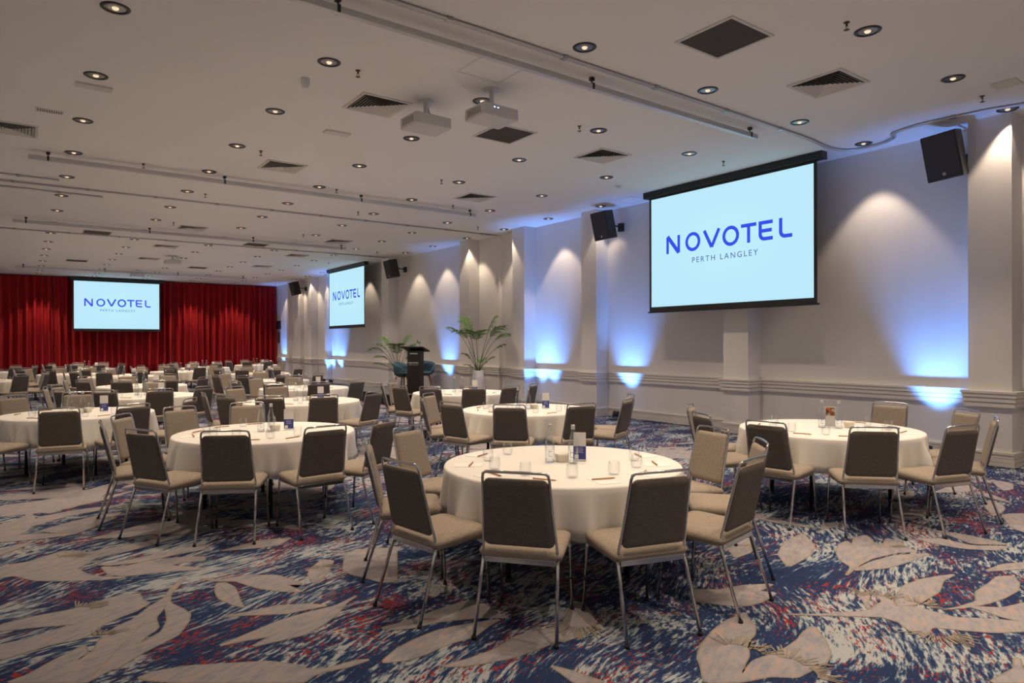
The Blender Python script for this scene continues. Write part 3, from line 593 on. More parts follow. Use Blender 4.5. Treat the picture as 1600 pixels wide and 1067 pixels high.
simple('motion_sensor', MB().lathe([(.05, 0), (.05, -.05), (.035, -.10), (.0, -.11)], 16, c=(2.62, 7.5, CEIL)), 'white_plastic', 'small white conical sensor on the ceiling at upper left of centre', 'sensor')
v = thing('wall_grille', 'small white slotted vent on the ceiling at far left', 'air vent', (.33, 10.45, CEIL))
MB().box((0, 0, -.005), (.30, .12, .010)).obj('frame', 'vent_white', v)
mb = MB()
for k in range(11): mb.box((-.125+k*.025, 0, -.011), (.008, .095, .004))
mb.obj('slots', 'vent_dark', v)
simple('ceiling_speaker', MB().box((9.24, 2.89, CEIL-.008), (.26, .26, .016), bev=.004), 'vent_white', 'small square white ceiling panel at the right edge', 'ceiling speaker')
for x, y, d, lab in ((4.19, 6.05, .55, 'square flush access panel outlined in the ceiling above the projectors'), (10.35, 9.86, .5, 'square flush access panel outlined by the big screen casing')):
    mb = MB()
    for a, b, c_, e in ((0, d/2, d, .02), (0, -d/2, d, .02), (d/2, 0, .02, d), (-d/2, 0, .02, d)): mb.box((x+a, y+b, CEIL-.002), (c_, e, .006))
    simple('access_panel', mb, 'white_plastic', lab, 'access panel')
simple('smoke_detector', MB().lathe([(.05, 0), (.05, -.02), (.03, -.035), (0, -.036)], 16, c=(9.25, 9.14, CEIL)), 'vent_white', 'flat white smoke detector on the ceiling left of the big screen', 'smoke detector')
# projectors
def projector(x, y, zb, rz, lab, s=1.0, near_=False):
    t = thing('projector', lab, 'projector', (x, y, CEIL), rz, 'ceiling projectors'); b = zb-CEIL
    MB().lathe([(.10, 0), (.10, -.012), (.028, -.016), (.028, b+.07)], 16, cap0=True).obj('mount_pole', 'white_plastic', t)
    MB().box((0, 0, b), (.50*s, .40*s, .14*s), bev=.018).obj('body', 'projector_white', t)
    MB().lathe([(.045, 0), (.05, -.03), (.04, -.035), (.0, -.030)], 20, c=(.13*s, -.20*s, b), mtx=Matrix.Rotation(-PI/2, 4, 'X') @ Matrix.Scale(-1, 4, (0, 0, 1))).obj('lens', 'black_plastic', t)
    mb = MB()
    for k in range(7): mb.box((-.252*s, -.12*s+k*.04*s, b), (.004, .022*s, .075*s))
    mb.obj('side_grille', 'steel', t)
    MB().box((.0, 0, b+.085), (.16, .12, .03)).obj('mount_plate', 'steel', t)
    MB().tube([(.15*s, .1, b+.06), (.2*s, .12, b+.13), (.1, .1, b+.2), (.05, .05, -.01)], .006, 6).obj('cable', 'cable_black', t)
    if near_: MB().box((-.05, -.201, b+.03), (.015, .004, .01)).box((-.10, -.201, b+.03), (.015, .004, .01)).obj('status_light', 'lens_blue', t)
projector(4.51, 6.54, 4.32, 0.02, 'white projector on a ceiling pole, nearer and right of the pair', near_=True)
projector(4.07, 7.33, 4.345, 0.02, 'white projector on a ceiling pole, left of the near pair')
projector(4.22, 25.15, 4.42, 0.0, 'distant white projector hung from the ceiling, nearer of the far pair', .95)
projector(3.87, 30.7, 4.42, 0.0, 'distant white projector hung in front of the curtain screen', .95)
# ------------------------------------------------------------------ screens
def ribbon(mb, pts, wd, y, n=0, closed=False):
    """flat stroke in the xz plane at depth y"""
    P = [Vector(p) for p in pts]; m = len(P)
    L_, R_ = [], []
    for i, p in enumerate(P):
        if closed: a = (p-P[i-1]).normalized(); b = (P[(i+1) % m]-p).normalized()
        else: a = (p-P[i-1]).normalized() if i else (P[1]-p).normalized(); b = (P[i+1]-p).normalized() if i < m-1 else a
        t = (a+b); t = t.normalized() if t.length > 1e-6 else a; nn = Vector((-t.y, t.x)); k = wd/2/max(.45, t.dot(a))
        L_.append(p+nn*k); R_.append(p-nn*k)
    v = [(q.x, y, q.y) for q in L_]+[(q.x, y, q.y) for q in R_]
    fs = [(i, (i+1) % m, m+(i+1) % m, m+i) for i in range(m if closed else m-1)]
    mb.faces(v, fs)
def logo(W, parent, y, m):
    """the NOVOTEL word, W wide, centred; returns nothing"""
    mb = MB(); h = W*.128; s = W*.0235; cap = h
    def el(cx, rx, rz, a0=0, a1=2*PI, n=28): return [(cx+rx*math.cos(a0+(a1-a0)*k/n), rz*math.sin(a0+(a1-a0)*k/n)) for k in range(n+(0 if a1-a0 > 6.28 else 1))]
    x = -W/2; H2 = h/2
    cx = [-.435, -.257, -.096, .059, .197, .328, .455]
    N_, O1, V_, O2, T_, E_, L_ = [c*W for c in cx]
    a = .052*W
    ribbon(mb, [(N_-a, -H2), (N_-a, H2-s*.2), (N_-a+.001, H2-s*.2), (N_+a-.001, -H2+s*.2), (N_+a, -H2+s*.2), (N_+a, H2)][:2], s, y)
    ribbon(mb, [(N_-a, H2), (N_+a, -H2)], s*1.25, y); ribbon(mb, [(N_+a, -H2), (N_+a, H2)], s, y)
    for c in (O1, O2): ribbon(mb, el(c, .066*W-s/2, H2-s/2+.004*W), s, y, closed=True)
    ribbon(mb, [(V_-.062*W, H2), (V_, -H2+s*.3)], s*1.05, y); ribbon(mb, [(V_, -H2+s*.3), (V_+.062*W, H2)], s*1.05, y)
    ribbon(mb, [(T_-.058*W, H2-s/2), (T_+.058*W, H2-s/2)], s, y); ribbon(mb, [(T_, H2-s/2), (T_, -H2)], s, y)
    b = .045*W; r = .03*W
    ribbon(mb, [(E_+b, H2-s/2), (E_-b, H2-s/2), (E_-b, 0), (E_-b, -H2+s/2+r)]+[(E_-b+r-r*math.cos(t*PI/12), -H2+s/2+r-r*math.sin(t*PI/12)) for t in range(1, 7)]+[(E_+b, -H2+s/2)], s, y)
    ribbon(mb, [(E_-b, .0), (E_+b*.85, .0)], s, y)
    ribbon(mb, [(L_-b*.6, H2), (L_-b*.6, -H2+s/2+r)]+[(L_-b*.6+r-r*math.cos(t*PI/12), -H2+s/2+r-r*math.sin(t*PI/12)) for t in range(1, 7)]+[(L_+b*1.15, -H2+s/2)], s, y)
    return mb
def text_mesh(txt, size, m, parent, loc, rot, spacing=1.3, name='lettering', ext=.0008):
    c = bpy.data.curves.new(name, 'FONT'); c.body = txt; c.size = size; c.align_x = 'CENTER'; c.align_y = 'CENTER'; c.space_character = spacing; c.extrude = ext
    t = bpy.data.objects.new('tmp', c); COL.objects.link(t); dg = bpy.context.evaluated_depsgraph_get(); dg.update()
    me = bpy.data.meshes.new_from_object(t.evaluated_get(dg)); bpy.data.objects.remove(t)
    me.materials.clear(); me.materials.append(MATS[m]); o = bpy.data.objects.new(name, me); COL.objects.link(o)
    o.location = loc; o.rotation_euler = rot
    if parent: o.parent = parent
    return o
def screen(loc, rz, W, H_, lab, up_=.13, logo_off=0):
    """local frame: picture faces -y, origin at the casing's middle"""
    t = thing('projection_screen', lab, 'screen', loc, rz, 'projection screens')
    bz = -up_-H_-.09
    MB().box((0, .02, .03), (W+.30, .16, .12), bev=.012).obj('casing', 'black_metal', t)
    MB().box((W/2+.155, .02, .03), (.02, .17, .13), bev=.006).box((-W/2-.155, .02, .03), (.02, .17, .13), bev=.006).obj('end_cap', 'black_plastic', t)
    MB().box((0, 0, bz/2+.0), (W+.11, .004, -bz)).obj('black_border', 'black_plastic', t)
    MB().box((0, -.004, -up_-H_/2), (W, .004, H_)).obj('picture', 'screen_image', t)
    MB().box((0, 0, bz-.012), (W+.18, .03, .028), bev=.004).obj('bottom_bar', 'black_metal', t)
    g = logo(W*.775, t, -.0075, '').obj('logo', 'logo_blue', t); g.location = (W*.0, 0, -up_-H_*.445)
    text_mesh('PERTH LANGLEY', W*.043, 'logo_slate', t, (W*.0, -.0075, -up_-H_*.61), (PI/2, 0, 0), 1.35, 'tagline', .0003)
    MB().box((-W*.4, .06, .08), (.04, .05, .30 if False else .06)).box((W*.4, .06, .08), (.04, .05, .06)).obj('ceiling_bracket', 'black_metal', t)
    return t
screen((10.15, 7.44, 4.545), -PI/2, 3.38, 2.125, 'large lit projection screen reading NOVOTEL on the right wall, nearest', .075)
screen((10.15, 24.6, 4.545), -PI/2, 3.38, 2.115, 'lit projection screen reading NOVOTEL on the right wall, further away', .07)
screen((3.615, 34.9, 4.51), 0, 3.33, 2.09, 'lit projection screen reading NOVOTEL hanging before the red curtain', .075)
# ------------------------------------------------------------------ banquet chair (faces +y, origin on the floor)
def make_chair():
    t = thing('banquet_chair', '', 'chair')
    # seat pad
    mb = MB(); o = []
    prof = [(.0, .422), (.0, .432), (.008, .442), (.010, .465), (.0, .480), (-.018, .489), (-.06, .493)]
    rings = []
    for ins, z in prof:
        rings.append([mb.bm.verts.new((x*(1-.05*(y/.22)) , y+.0, z+(.006 if z > .45 and y > 0 else 0)-(.018 if z > .45 and y < -.12 else 0)*((-y-.12)/.1))) for x, y in slab(.45+2*ins-.0, .42+2*ins, 0, .045)])
    for A, B in zip(rings, rings[1:]):
        for k in range(len(A)):
            q = mb.bm.faces.new((A[k], A[(k+1) % len(A)], B[(k+1) % len(A)], B[k])); q.smooth = True
    mb.bm.faces.new(rings[0][::-1]); mb.bm.faces.new(rings[-1]); mb.obj('seat', 'seat_fabric', t)
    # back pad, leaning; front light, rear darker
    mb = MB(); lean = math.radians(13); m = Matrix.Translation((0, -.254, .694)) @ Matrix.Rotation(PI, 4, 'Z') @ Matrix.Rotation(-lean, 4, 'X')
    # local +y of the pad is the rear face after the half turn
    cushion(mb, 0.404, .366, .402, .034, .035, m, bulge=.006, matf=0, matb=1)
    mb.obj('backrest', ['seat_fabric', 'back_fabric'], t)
    # continuous tube hoop
    def zy(z): return -.195-(z-.46)*.235
    p = [(-.212, -.165, .425), (-.214, -.195, .44), (-.212, zy(.49), .49), (-.197, zy(.70), .70), (-.189, zy(.890), .890), (-.184, zy(.914), .914), (-.168, zy(.926)-.004, .926),
         (-.08, zy(.928)-.012, .929)]
    p = p+[(0, zy(.928)-.014, .929)]+[(-x, y, z) for x, y, z in p[::-1]]
    mb = MB().tube(p, .0085, 8); mb.obj('back_frame', 'chrome', t)
    mb = MB()
    for sx in (-1, 1): mb.tube([(sx*.213, -.20, .422), (sx*.212, .185, .422)], .009, 8)
    mb.box((0, -.205, .412), (.41, .014, .032), bev=.003).box((0, .180, .414), (.40, .012, .024), bev=.003).obj('seat_frame', 'chrome', t)
    for sx in (-1, 1):
        for sy in (-1, 1):
            if sy < 0: q = [(sx*.214, -.192, .43), (sx*.216, -.200, .40), (sx*.232, -.325, .012)]
            else: q = [(sx*.213, .180, .425), (sx*.214, .190, .395), (sx*.224, .220, .012)]
            l = MB().tube(q, .0105, 8).obj('leg', 'chrome', t)
            f = MB().lathe([(.013, 0), (.0135, .014), (.011, .02)], 10, c=(q[2][0], q[2][1]-(.002 if sy < 0 else 0), 0), cap0=True, cap1=True).obj('foot_cap', 'rubber', l)
            if sy > 0: MB().lathe([(.0, -.008), (.014, -.006), (.014, .006), (0, .008)], 8, c=(sx*.219+sx*.008, .205, .20)).obj('stacking_bumper', 'rubber', l)
    freeze(t); return t
CHAIR = make_chair()
# ------------------------------------------------------------------ tableware prototypes
def make_bottle():
    t = thing('water_bottle', '', 'bottle')
    MB().lathe([(.0, .004), (.030, .002), (.0355, .006), (.0365, .02), (.0365, .128), (.034, .155), (.027, .186), (.019, .215), (.0145, .238), (.0135, .262)], 18).obj('body', 'bottle_glass', t)
    MB().lathe([(.0, .006), (.033, .008), (.034, .02), (.034, .03)], 16).obj('base', 'clear_glass', t)
    MB().lathe([(.0155, .256), (.0165, .260), (.0155, .264), (.0158, .284), (.014, .288)], 16, cap0=True, cap1=True).obj('cap', 'cap_silver', t)
    mb = MB(); r = .0372
    def on(a, z): return (r*math.sin(a), -r*math.cos(a), z)
    for a0, a1, z0, z1 in ((-.35, -.30, .05, .10), (-.35, .25, .05, .053), (-.30, .25, .085, .088)):
        mb.faces([on(a0, z0), on(a1, z0), on(a1, z1), on(a0, z1)], [(0, 1, 2, 3)])
    mb.obj('printed_mark', 'black_plastic', t)
    freeze(t); return t
def make_tumbler():
    t = MB().lathe([(.0, .004), (.030, .003), (.036, .010), (.0405, .035), (.0405, .055), (.036, .088), (.0345, .094)], 18)
    o = t.obj('tumbler', 'clear_glass'); return tag(o, '', 'glass')
def make_pad():
    o = MB().box((0, 0, .0015), (.145, .205, .003)).obj('notepad', 'paper'); return tag(o, '', 'notepad')
def make_pencil():
    t = thing('pencil', '', 'pencil')
    MB().tube([(-.08, 0, .0075), (.07, 0, .0075)], .0056, 6).obj('shaft', 'pencil_wood', t)
    MB().tube([(.07, 0, .0075), (.088, 0, .0072)], [.0056, .0008], 6).obj('tip', 'pencil_wood', t); freeze(t); return t
def make_bowl():
    o = MB().lathe([(.0, .002), (.040, .0), (.046, .004), (.054, .045), (.055, .062), (.051, .062), (.048, .03), (.0, .022)], 22).obj('mint_bowl', 'porcelain'); return tag(o, '', 'bowl')
def make_card(photo=False):
    t = thing('menu_card', '', 'menu card')
    MB().box((0, 0, .005), (.10, .045, .010), bev=.003).obj('stand', 'clear_glass', t)
    MB().box((0, 0, .115), (.095, .0035, .205)).obj('card', 'card_lines', t)
    if photo:
        MB().box((0, -.0025, .165), (.085, .001, .085)).obj('photo_print', 'card_photo', t)
    else:
        MB().box((0, 0, .062), (.0955, .0055, .098)).obj('blue_panel', 'card_blue', t)
        MB().box((-.024, -.0032, .032), (.030, .001, .030)).obj('white_square', 'paper', t)
        mb = MB()
        for k in range(4): mb.box((0, -.0032, .066+k*.011), (.055-.008*(k % 2), .001, .0022))
        mb.obj('print_lines', 'card_lines', t)
    freeze(t); return t
BOTTLE, TUMBLER, PAD, PENCIL, BOWL, CARD, CARDP = make_bottle(), make_tumbler(), make_pad(), make_pencil(), make_bowl(), make_card(), make_card(True)
# ------------------------------------------------------------------ table
TR, TH = .872, .735
def make_table():
    t = thing('round_table', '', 'table')
    MB().lathe([(TR-.01, TH-.03), (TR, TH-.028), (TR, TH-.004), (TR-.01, TH-.0)], 48, cap0=True, cap1=True).obj('tabletop', 'plywood', t)
    for k in range(4):
        a = PI/4+k*PI/2; x, y = .56*math.cos(a), .56*math.sin(a)
        l = MB().tube([(x, y, TH-.03), (x*1.03, y*1.03, .02)], .019, 10).obj('leg', 'black_metal', t)
        MB().lathe([(.024, 0), (.024, .02), (.02, .025)], 10, c=(x*1.03, y*1.03, 0), cap0=True, cap1=True).obj('foot_cap', 'rubber', l)
    MB().tube([(.40, .40, TH-.06), (-.40, .40, TH-.06), (-.40, -.40, TH-.06), (.40, -.40, TH-.06)], .012, 6, closed=True).obj('underframe', 'black_metal', t)
    freeze(t); return t
TABLE = make_table()
def cloth_mesh(seed):
    rr = random.Random(seed); n = 240; mb = MB(); top = TH+.004; a0 = rr.uniform(0, PI/2)
    folds = [(rr.uniform(12, 16), rr.uniform(0, 6.3), .016), (rr.uniform(22, 27), rr.uniform(0, 6.3), .012), (rr.uniform(34, 41), rr.uniform(0, 6.3), .006), (rr.uniform(5, 7), rr.uniform(0, 6.3), .008)]
    creases = [(rr.uniform(0, 6.3), rr.uniform(.12, .25)) for _ in range(11)]
    rings = []
    def ring(r, z, k):
        o = []
        for i in range(n):
            a = 2*PI*i/n; rr_ = r; zz = z
            if k:
                f = sum(am*(1-2*abs(math.sin((round(fr)*a+ph+.7*math.sin(3*a+ph))/2))**.8) for fr, ph, am in folds)
                q = math.cos(2*(a-a0)); pt = max(0, abs(q))**6
                rr_ = r+k*(f*1.7*k+.016+.04*pt*k); zz = top-(top-z)*(1+.16*pt+.02*math.sin(5*a+folds[0][1]))
                for c, wd in creases:
                    d = (a-c+PI) % (2*PI)-PI; rr_ += .030*k*math.exp(-((d-.10*(k-.5)*(1 if wd > .18 else -1))/.028)**2)*(1 if wd > .16 else -1)
            o.append(mb.bm.verts.new((rr_*math.cos(a), rr_*math.sin(a), zz)))
        return o
    rings = [ring(.0001, top, 0), ring(.5, top, 0), ring(TR-.012, top, 0), ring(TR+.001, top-.003, 0), ring(TR+.006, top-.014, 0), ring(TR+.008, top-.05, .25), ring(TR+.011, top-.11, .55), ring(TR+.014, top-.18, .8), ring(TR+.018, top-.25, .95), ring(TR+.022, top-.325, 1.05)]
    for A, B in zip(rings, rings[1:]):
        for k in range(n):
            q = mb.bm.faces.new((A[k], A[(k+1) % n], B[(k+1) % n], B[k])); q.smooth = True
    bmesh.ops.remove_doubles(mb.bm, verts=rings[0], dist=.001)
    o = mb.obj('tablecloth', 'linen'); sm = o.modifiers.new('thick', 'SOLIDIFY'); sm.thickness = .002; sm.offset = -1; return o
CLOTHS = []
T = [
 # x, y, phrase, chair angles (degrees round the table)
 (3.27, 3.83, 'left table of front row', [116, 151, -173, -141, -108, -76, -43, -13]),
 (6.80, 3.70, 'right table of front row', [116, 155, -172, -138, -105, -70, -38, 1]),
 (2.04, 7.03, 'left table of second row', [176, 149, -149, -119, -87, -60, 114, 83]),
 (5.58, 7.27, 'right table of second row', [158, 128, -168, -135, -100, -63, -35]),
 (.63, 10.42, 'left table of third row', [119, -101, -71, 87, -137, -35, 160]),
 (3.61, 10.50, 'middle table of third row', [176, -155, -127, -97, -64, 120, 89]),
 (6.57, 10.55, 'right table of third row', [160, -168, 124, -142, -113, -86, -60]),
 (1.77, 13.38, 'left table of fourth row', [172, 148, -150, -120, -88, -58, 75]),
 (4.74, 13.67, 'right table of fourth row', [150, -170, -132, -98, -65, 115, 80]),
 (2.19, 16.65, 'left table of fifth row', [170, 135, -145, -112, -78, -45, 60, 95]),
 (5.05, 16.92, 'right table of fifth row', [160, 125, -165, -130, -95, -60, 85]),
 (-.76, 21.3, 'left table of sixth row', [-20, -55, -90, 20, 90]),
 (2.41, 21.96, 'middle table of sixth row', [175, 140, -150, -115, -80, -45, 65, 100]),
 (5.99, 21.3, 'right table of sixth row', [165, 130, -160, -125, -90, -55, 55, 90]),
 (1.3, 24.65, 'left table of seventh row', [175, 140, -150, -115, -80, -45, 65, 100]),
 (4.35, 24.77, 'right table of seventh row', [170, 135, -110, -75, 65, 100, 30]),
 (-.89, 28.06, 'left table of eighth row', [-20, -55, -90, 20, 55, 90]),
 (5.83, 28.07, 'right table of eighth row', [165, 130, -155, -120, -85, 60, 95]),
 (2.12, 30.0, 'middle table of ninth row', [175, 140, -150, -115, -80, -45, 65, 100]),
 (8.4, 30.4, 'right table of ninth row', [165, 130, -155, -120, -85, 60, 95, 20]),
]
used_p = set()
def put(proto, loc, rz, lab, grp):
    if proto.name not in used_p:
        used_p.add(proto.name); o = proto; o.location = loc; o.rotation_euler = (0, 0, rz); o['label'] = lab
        if grp: o['group'] = grp
        return o
    return dup(proto, loc, rz, lab, grp)
NTH = ['leftmost', 'second from left', 'third from left', 'fourth from left', 'fifth from left', 'sixth from left', 'seventh from left', 'eighth from left']
def nth(k, n): return 'rightmost' if n > 1 and k == n-1 else NTH[k]
def sx(x, y): return (x*r2.x+y*r2.y)/max(.3, x*fw.x+y*fw.y)
GAPR = random.Random(77)
for ti, (tx, ty, ph, angs) in enumerate(T):
    put(TABLE, (tx, ty, 0), GAPR.uniform(0, 1.2), 'round folding banquet table with black legs under white cloth, ' + ph, 'round banquet tables')
    if ti < 8: cl = cloth_mesh(100+ti); CLOTHS.append(cl); cl.location = (tx, ty, 0); tag(cl, '', 'tablecloth', 'white tablecloths')
    else: cl = CLOTHS[ti % 8].copy(); COL.objects.link(cl); cl.location = (tx, ty, 0); GAPR.uniform(0, 6)
    cl['label'] = 'white linen cloth draped in soft folds over the ' + ph
    # chairs: split by which face the camera sees, then ordered left to right
    cs = []
    for a in angs:
        ar = math.radians(a); rad = (1.10 if ti == 0 and -150 < a < -90 else 1.125)+GAPR.uniform(-.01, .02); x, y = tx+rad*math.cos(ar), ty+rad*math.sin(ar)
        toc = Vector((-x, -y)).normalized(); cs.append((toc.dot(Vector((math.cos(ar), math.sin(ar)))) > 0, sx(x, y), x, y, ar))
    for back in (True, False):
        sub = sorted([c for c in cs if c[0] == back], key=lambda c: c[1])
        for k, (_, _, x, y, ar) in enumerate(sub):
            lab = ('taupe chrome chair with its back to us' if back else 'taupe chrome chair facing us') + ', ' + ('only one' if len(sub) == 1 else nth(k, len(sub))) + ', ' + ph
            put(CHAIR, (x, y, 0), ar+PI/2+GAPR.uniform(-.05, .05), lab, 'chairs round the banquet tables')
    top = TH+.004
    # centre: two bottles, a bowl, a card; they stand square to the camera's line
    d = Vector((tx, ty)).normalized(); r_ = Vector((d.y, -d.x))
    def at(u, v): return (tx+r_.x*u+d.x*v, ty+r_.y*u+d.y*v, top)
    jj = GAPR.uniform(-.05, .05)
    cf = [(-.07, .0, .07, -.02), (-.10, .02, .12, .05)][0]
    face = math.atan2(d.y, d.x)-PI/2
    layouts = {0: (-.09, .01, .083, -.03, .0, .06, .135, .09), 1: (-.06, .02, .10, .03, .2, .15, .02, .10), 2: (-.05, .0, .045, -.05, .085, .05, .22, .06)}
    b1x, b1y, b2x, b2y, bwx, bwy, cx, cy = layouts.get(ti, (-.12+jj, .02, .02+jj, .0, .10, .06, .26+jj, .03))
    put(BOTTLE, at(b1x, b1y), face+.2, 'clear glass water bottle with grey cap, left of the two, ' + ph, 'water bottles on the tables')
    put(BOTTLE, at(b2x, b2y), face-.2, 'clear glass water bottle with grey cap, right of the two, ' + ph, 'water bottles on the tables')
    put(BOWL, at(bwx, bwy), 0, 'small cream bowl of mints beside the bottles, ' + ph, 'small mint bowls')
    if ti == 1: put(CARDP, at(cx, cy), face, 'upright menu card with a food photograph between the bottles, ' + ph, None)
    else: put(CARD, at(cx, cy), face+GAPR.uniform(-.2, .2), 'upright menu card with white top and blue lower half, ' + ph, 'white and blue menu cards')
    pl = sorted([(sx(tx+.6*math.cos(math.radians(a)), ty+.6*math.sin(math.radians(a))), a) for a in angs])
    for k, (_, a) in enumerate(pl):
        ar = math.radians(a); n = len(pl); w_ = 'place ' + nth(k, n)
        dx, dy = math.cos(ar), math.sin(ar); tx_, ty_ = -dy, dx
        put(PAD, (tx+dx*.70, ty+dy*.70, top), ar+PI/2+GAPR.uniform(-.1, .1), 'white notepad sheet on the cloth, %s, %s' % (w_, ph), 'notepads at the place settings')
        put(PENCIL, (tx+dx*.68+tx_*.01, ty+dy*.68+ty_*.01, top+.003), ar+PI/2+GAPR.uniform(-.3, .3), 'brown wooden pencil lying on its notepad, %s, %s' % (w_, ph), 'pencils at the place settings')
        put(TUMBLER, (tx+dx*.54-tx_*.15, ty+dy*.54-ty_*.15, top), 0, 'empty clear stemless tumbler, %s, %s' % (w_, ph), 'tumblers at the place settings')
# ------------------------------------------------------------------ loudspeakers
def loudspeaker(x, y, z, yaw, pitch, lab, s=1.0, roll=0):
    t = thing('loudspeaker', lab, 'loudspeaker', (x, y, z), yaw, 'wall loudspeakers')
    m = Matrix.Rotation(pitch, 4, 'X') @ Matrix.Rotation(roll, 4, 'Y')
    w_, h, d = .44*s, .60*s, .34*s
    mb = MB(); vs = [(-w_/2, -d/2, -h/2), (w_/2, -d/2, -h/2), (w_/2, -d/2, h/2), (-w_/2, -d/2, h/2), (-w_/2*.66, d/2, -h/2), (w_/2*.66, d/2, -h/2), (w_/2*.66, d/2, h/2), (-w_/2*.66, d/2, h/2)]
    mb.faces([m @ Vector(v) for v in vs], [(0, 1, 2, 3), (5, 4, 7, 6), (1, 5, 6, 2), (4, 0, 3, 7), (3, 2, 6, 7), (4, 5, 1, 0)]); mb.obj('cabinet', 'black_plastic', t, bevel=.01)
    MB().box(m @ Vector((0, -d/2-.004, .01)), (w_*.88, .010, h*.90), mtx=m).obj('grille', 'grille_cloth', t)
    mm = Matrix.Rotation(PI/2, 4, 'X'); MB().lathe([(.0, .004), (.022, .004), (.024, 0)], 16, c=m @ Vector((0, -d/2-.008, -h*.38)), mtx=m @ mm).obj('badge', 'steel', t)
    inv = Matrix.Rotation(-yaw, 4, 'Z'); e = inv @ Vector((10.76-x, 0, .0))
    MB().tube([m @ Vector((0, d/2, .0)), Vector((e.x*.6, e.y*.6, .02)), e], .018, 8).box(e, (.12, .12, .18), mtx=inv).obj('wall_bracket', 'black_metal', t)
loudspeaker(10.20, 3.87, 4.175, -PI/2-.05, .24, 'black loudspeaker on the right wall, by the nearest column at upper right', 1.03, -.06)
loudspeaker(10.25, 10.55, 4.19, -PI/2+.1, .22, 'black loudspeaker left of the big screen', 1.0, -.05)
loudspeaker(10.25, 20.85, 4.19, -PI/2+.05, .22, 'black loudspeaker right of the second wall screen', 1.0, -.05)
loudspeaker(10.25, 30.75, 4.19, -PI/2+.05, .22, 'smallest, furthest black loudspeaker beside the curtain', 1.0, -.05)
tag(MB().box((WALL-.03, 34.85, 2.62), (.06, .62, .42), bev=.01).obj('wall_sign', 'black_plastic'), 'small black box on the wall right beside the curtain end', 'wall box')
tag(MB().box((WALL-.015, 34.85, 1.98), (.03, .42, .55), bev=.008).obj('wall_panel', 'steel'), 'grey panel on the wall below the black box', 'wall panel')
# ------------------------------------------------------------------ blue uplights on the floor
def uplight(y, lab, x=10.32, p=1.0, prot=WALL):
    t = thing('uplight', lab, 'uplight', (x, y, 0), 0, 'black floor uplights'); d = prot-x
    MB().box((0, 0, .008), (.22, .26, .016), bev=.004).obj('base', 'black_metal', t)
    MB().tube([(0, -.11, .01), (0, -.13, .10)], .008, 6).tube([(0, .11, .01), (0, .13, .10)], .008, 6).obj('yoke', 'black_metal', t)
    al = math.atan2(d, 1.75); m = Matrix.Rotation(al, 4, 'Y')
    MB().lathe([(.075, -.06), (.085, -.05), (.085, .05), (.078, .06), (.07, .05)], 18, c=(0, 0, .12), cap0=True, mtx=m).obj('lamp_head', 'black_plastic', t)
    MB().lathe([(.070, .048), (.0, .052)], 18, c=(0, 0, .12), mtx=m).obj('lens', 'lens_blue', t)
    dirv = m @ Vector((0, 0, 1)); spot('blue_beam', Vector((0, 0, .12))+dirv*.07, t, UP_W*p, UP_COL, 60, 1.0, dirv, .06)
uplight(4.20, 'black floor uplight shining blue, by the right-hand front table')
uplight(10.28, 'black floor uplight shining blue, below the big screen, left')
uplight(13.35, 'black floor uplight shining blue between two wall columns, hidden by chairs')
uplight(14.45, 'black floor uplight shining blue in the column corner, left', p=.8, prot=10.41, x=10.05) if False else uplight(12.9, 'second black floor uplight shining blue between two wall columns', p=.8)
uplight(17.95, 'black floor uplight shining blue left of the tall palm')
uplight(26.6, 'black floor uplight shining blue below the second wall screen')
uplight(27.45, 'black floor uplight shining blue below the second wall screen, further left')
uplight(33.95, 'black floor uplight shining blue beside the curtain')
mb = MB().tube([(10.32, 4.1, .012), (10.2, 3.8, .012), (10.28, 3.5, .012), (10.15, 3.3, .012), (10.3, 3.1, .012), (10.2, 2.8, .012), (10.3, 2.2, .012)], .006, 6)
tag(mb.obj('cable', 'cable_black'), 'black cable lying on the carpet along the right-hand column', 'cable')
tag(MB().tube([(10.33, 10.1, .012), (10.5, 9.2, .012), (10.6, 8.4, .012), (10.45, 7.9, .012), (10.28, 7.5, .012), (10.3, 6.9, .012), (10.6, 6.6, .012), (10.55, 5.2, .012), (10.33, 4.35, .012)], .006, 6).obj('cable', 'cable_black'), 'black cable lying along the baseboard below the big screen', 'cable')
# ------------------------------------------------------------------ stage, lectern, tub chairs, palms
st = thing('stage_platform', 'low stage platform with black skirt in front of the right wall', 'stage', (9.1, 17.75, 0))
MB().box((0, 0, .135), (2.40, 3.6, .27)).obj('skirt', 'stage_skirt', st)
MB().box((0, 0, .285), (2.44, 3.64, .03), bev=.006).obj('deck', 'stage_top', st)
# (turned so that its front looks into the room)
lt = thing('lectern', 'black lectern with white lettering standing on the stage edge', 'lectern', (8.68, 16.25, .30), -1.0)
MB().box((0, 0, .012), (.56, .46, .024), bev=.006).obj('base_plate', 'lectern_black', lt)
MB().box((0, 0, .59), (.40, .20, 1.13), bev=.008).obj('column', 'lectern_black', lt)
mt = Matrix.Rotation(math.radians(14), 4, 'X') @ Matrix.Rotation(math.radians(-5), 4, 'Y'); MB().box((0, 0, 1.19), (.66, .44, .035), bev=.008, mtx=Matrix.Rotation(math.radians(-16), 4, 'X')).obj('reading_top', 'lectern_black', lt)
lg = logo(.31, lt, -.1025, '').obj('lettering', 'letter_white', lt); lg.location = (0, 0, .82)
text_mesh('PERTH LANGLEY', .030, 'letter_white', lt, (0, -.1025, .765), (PI/2, 0, 0), 1.3, 'small_lettering', .0003)
MB().box((0, -.102, 1.07), (.24, .002, .03)).obj('name_strip', 'letter_white', lt)
MB().tube([(.1, .1, 1.2), (.1, .06, 1.32), (.08, -.02, 1.40)], .005, 6).lathe([(.0, -.02), (.011, -.015), (.012, .02), (0, .03)], 10, c=(.078, -.03, 1.41)).obj('microphone', 'black_metal', lt)
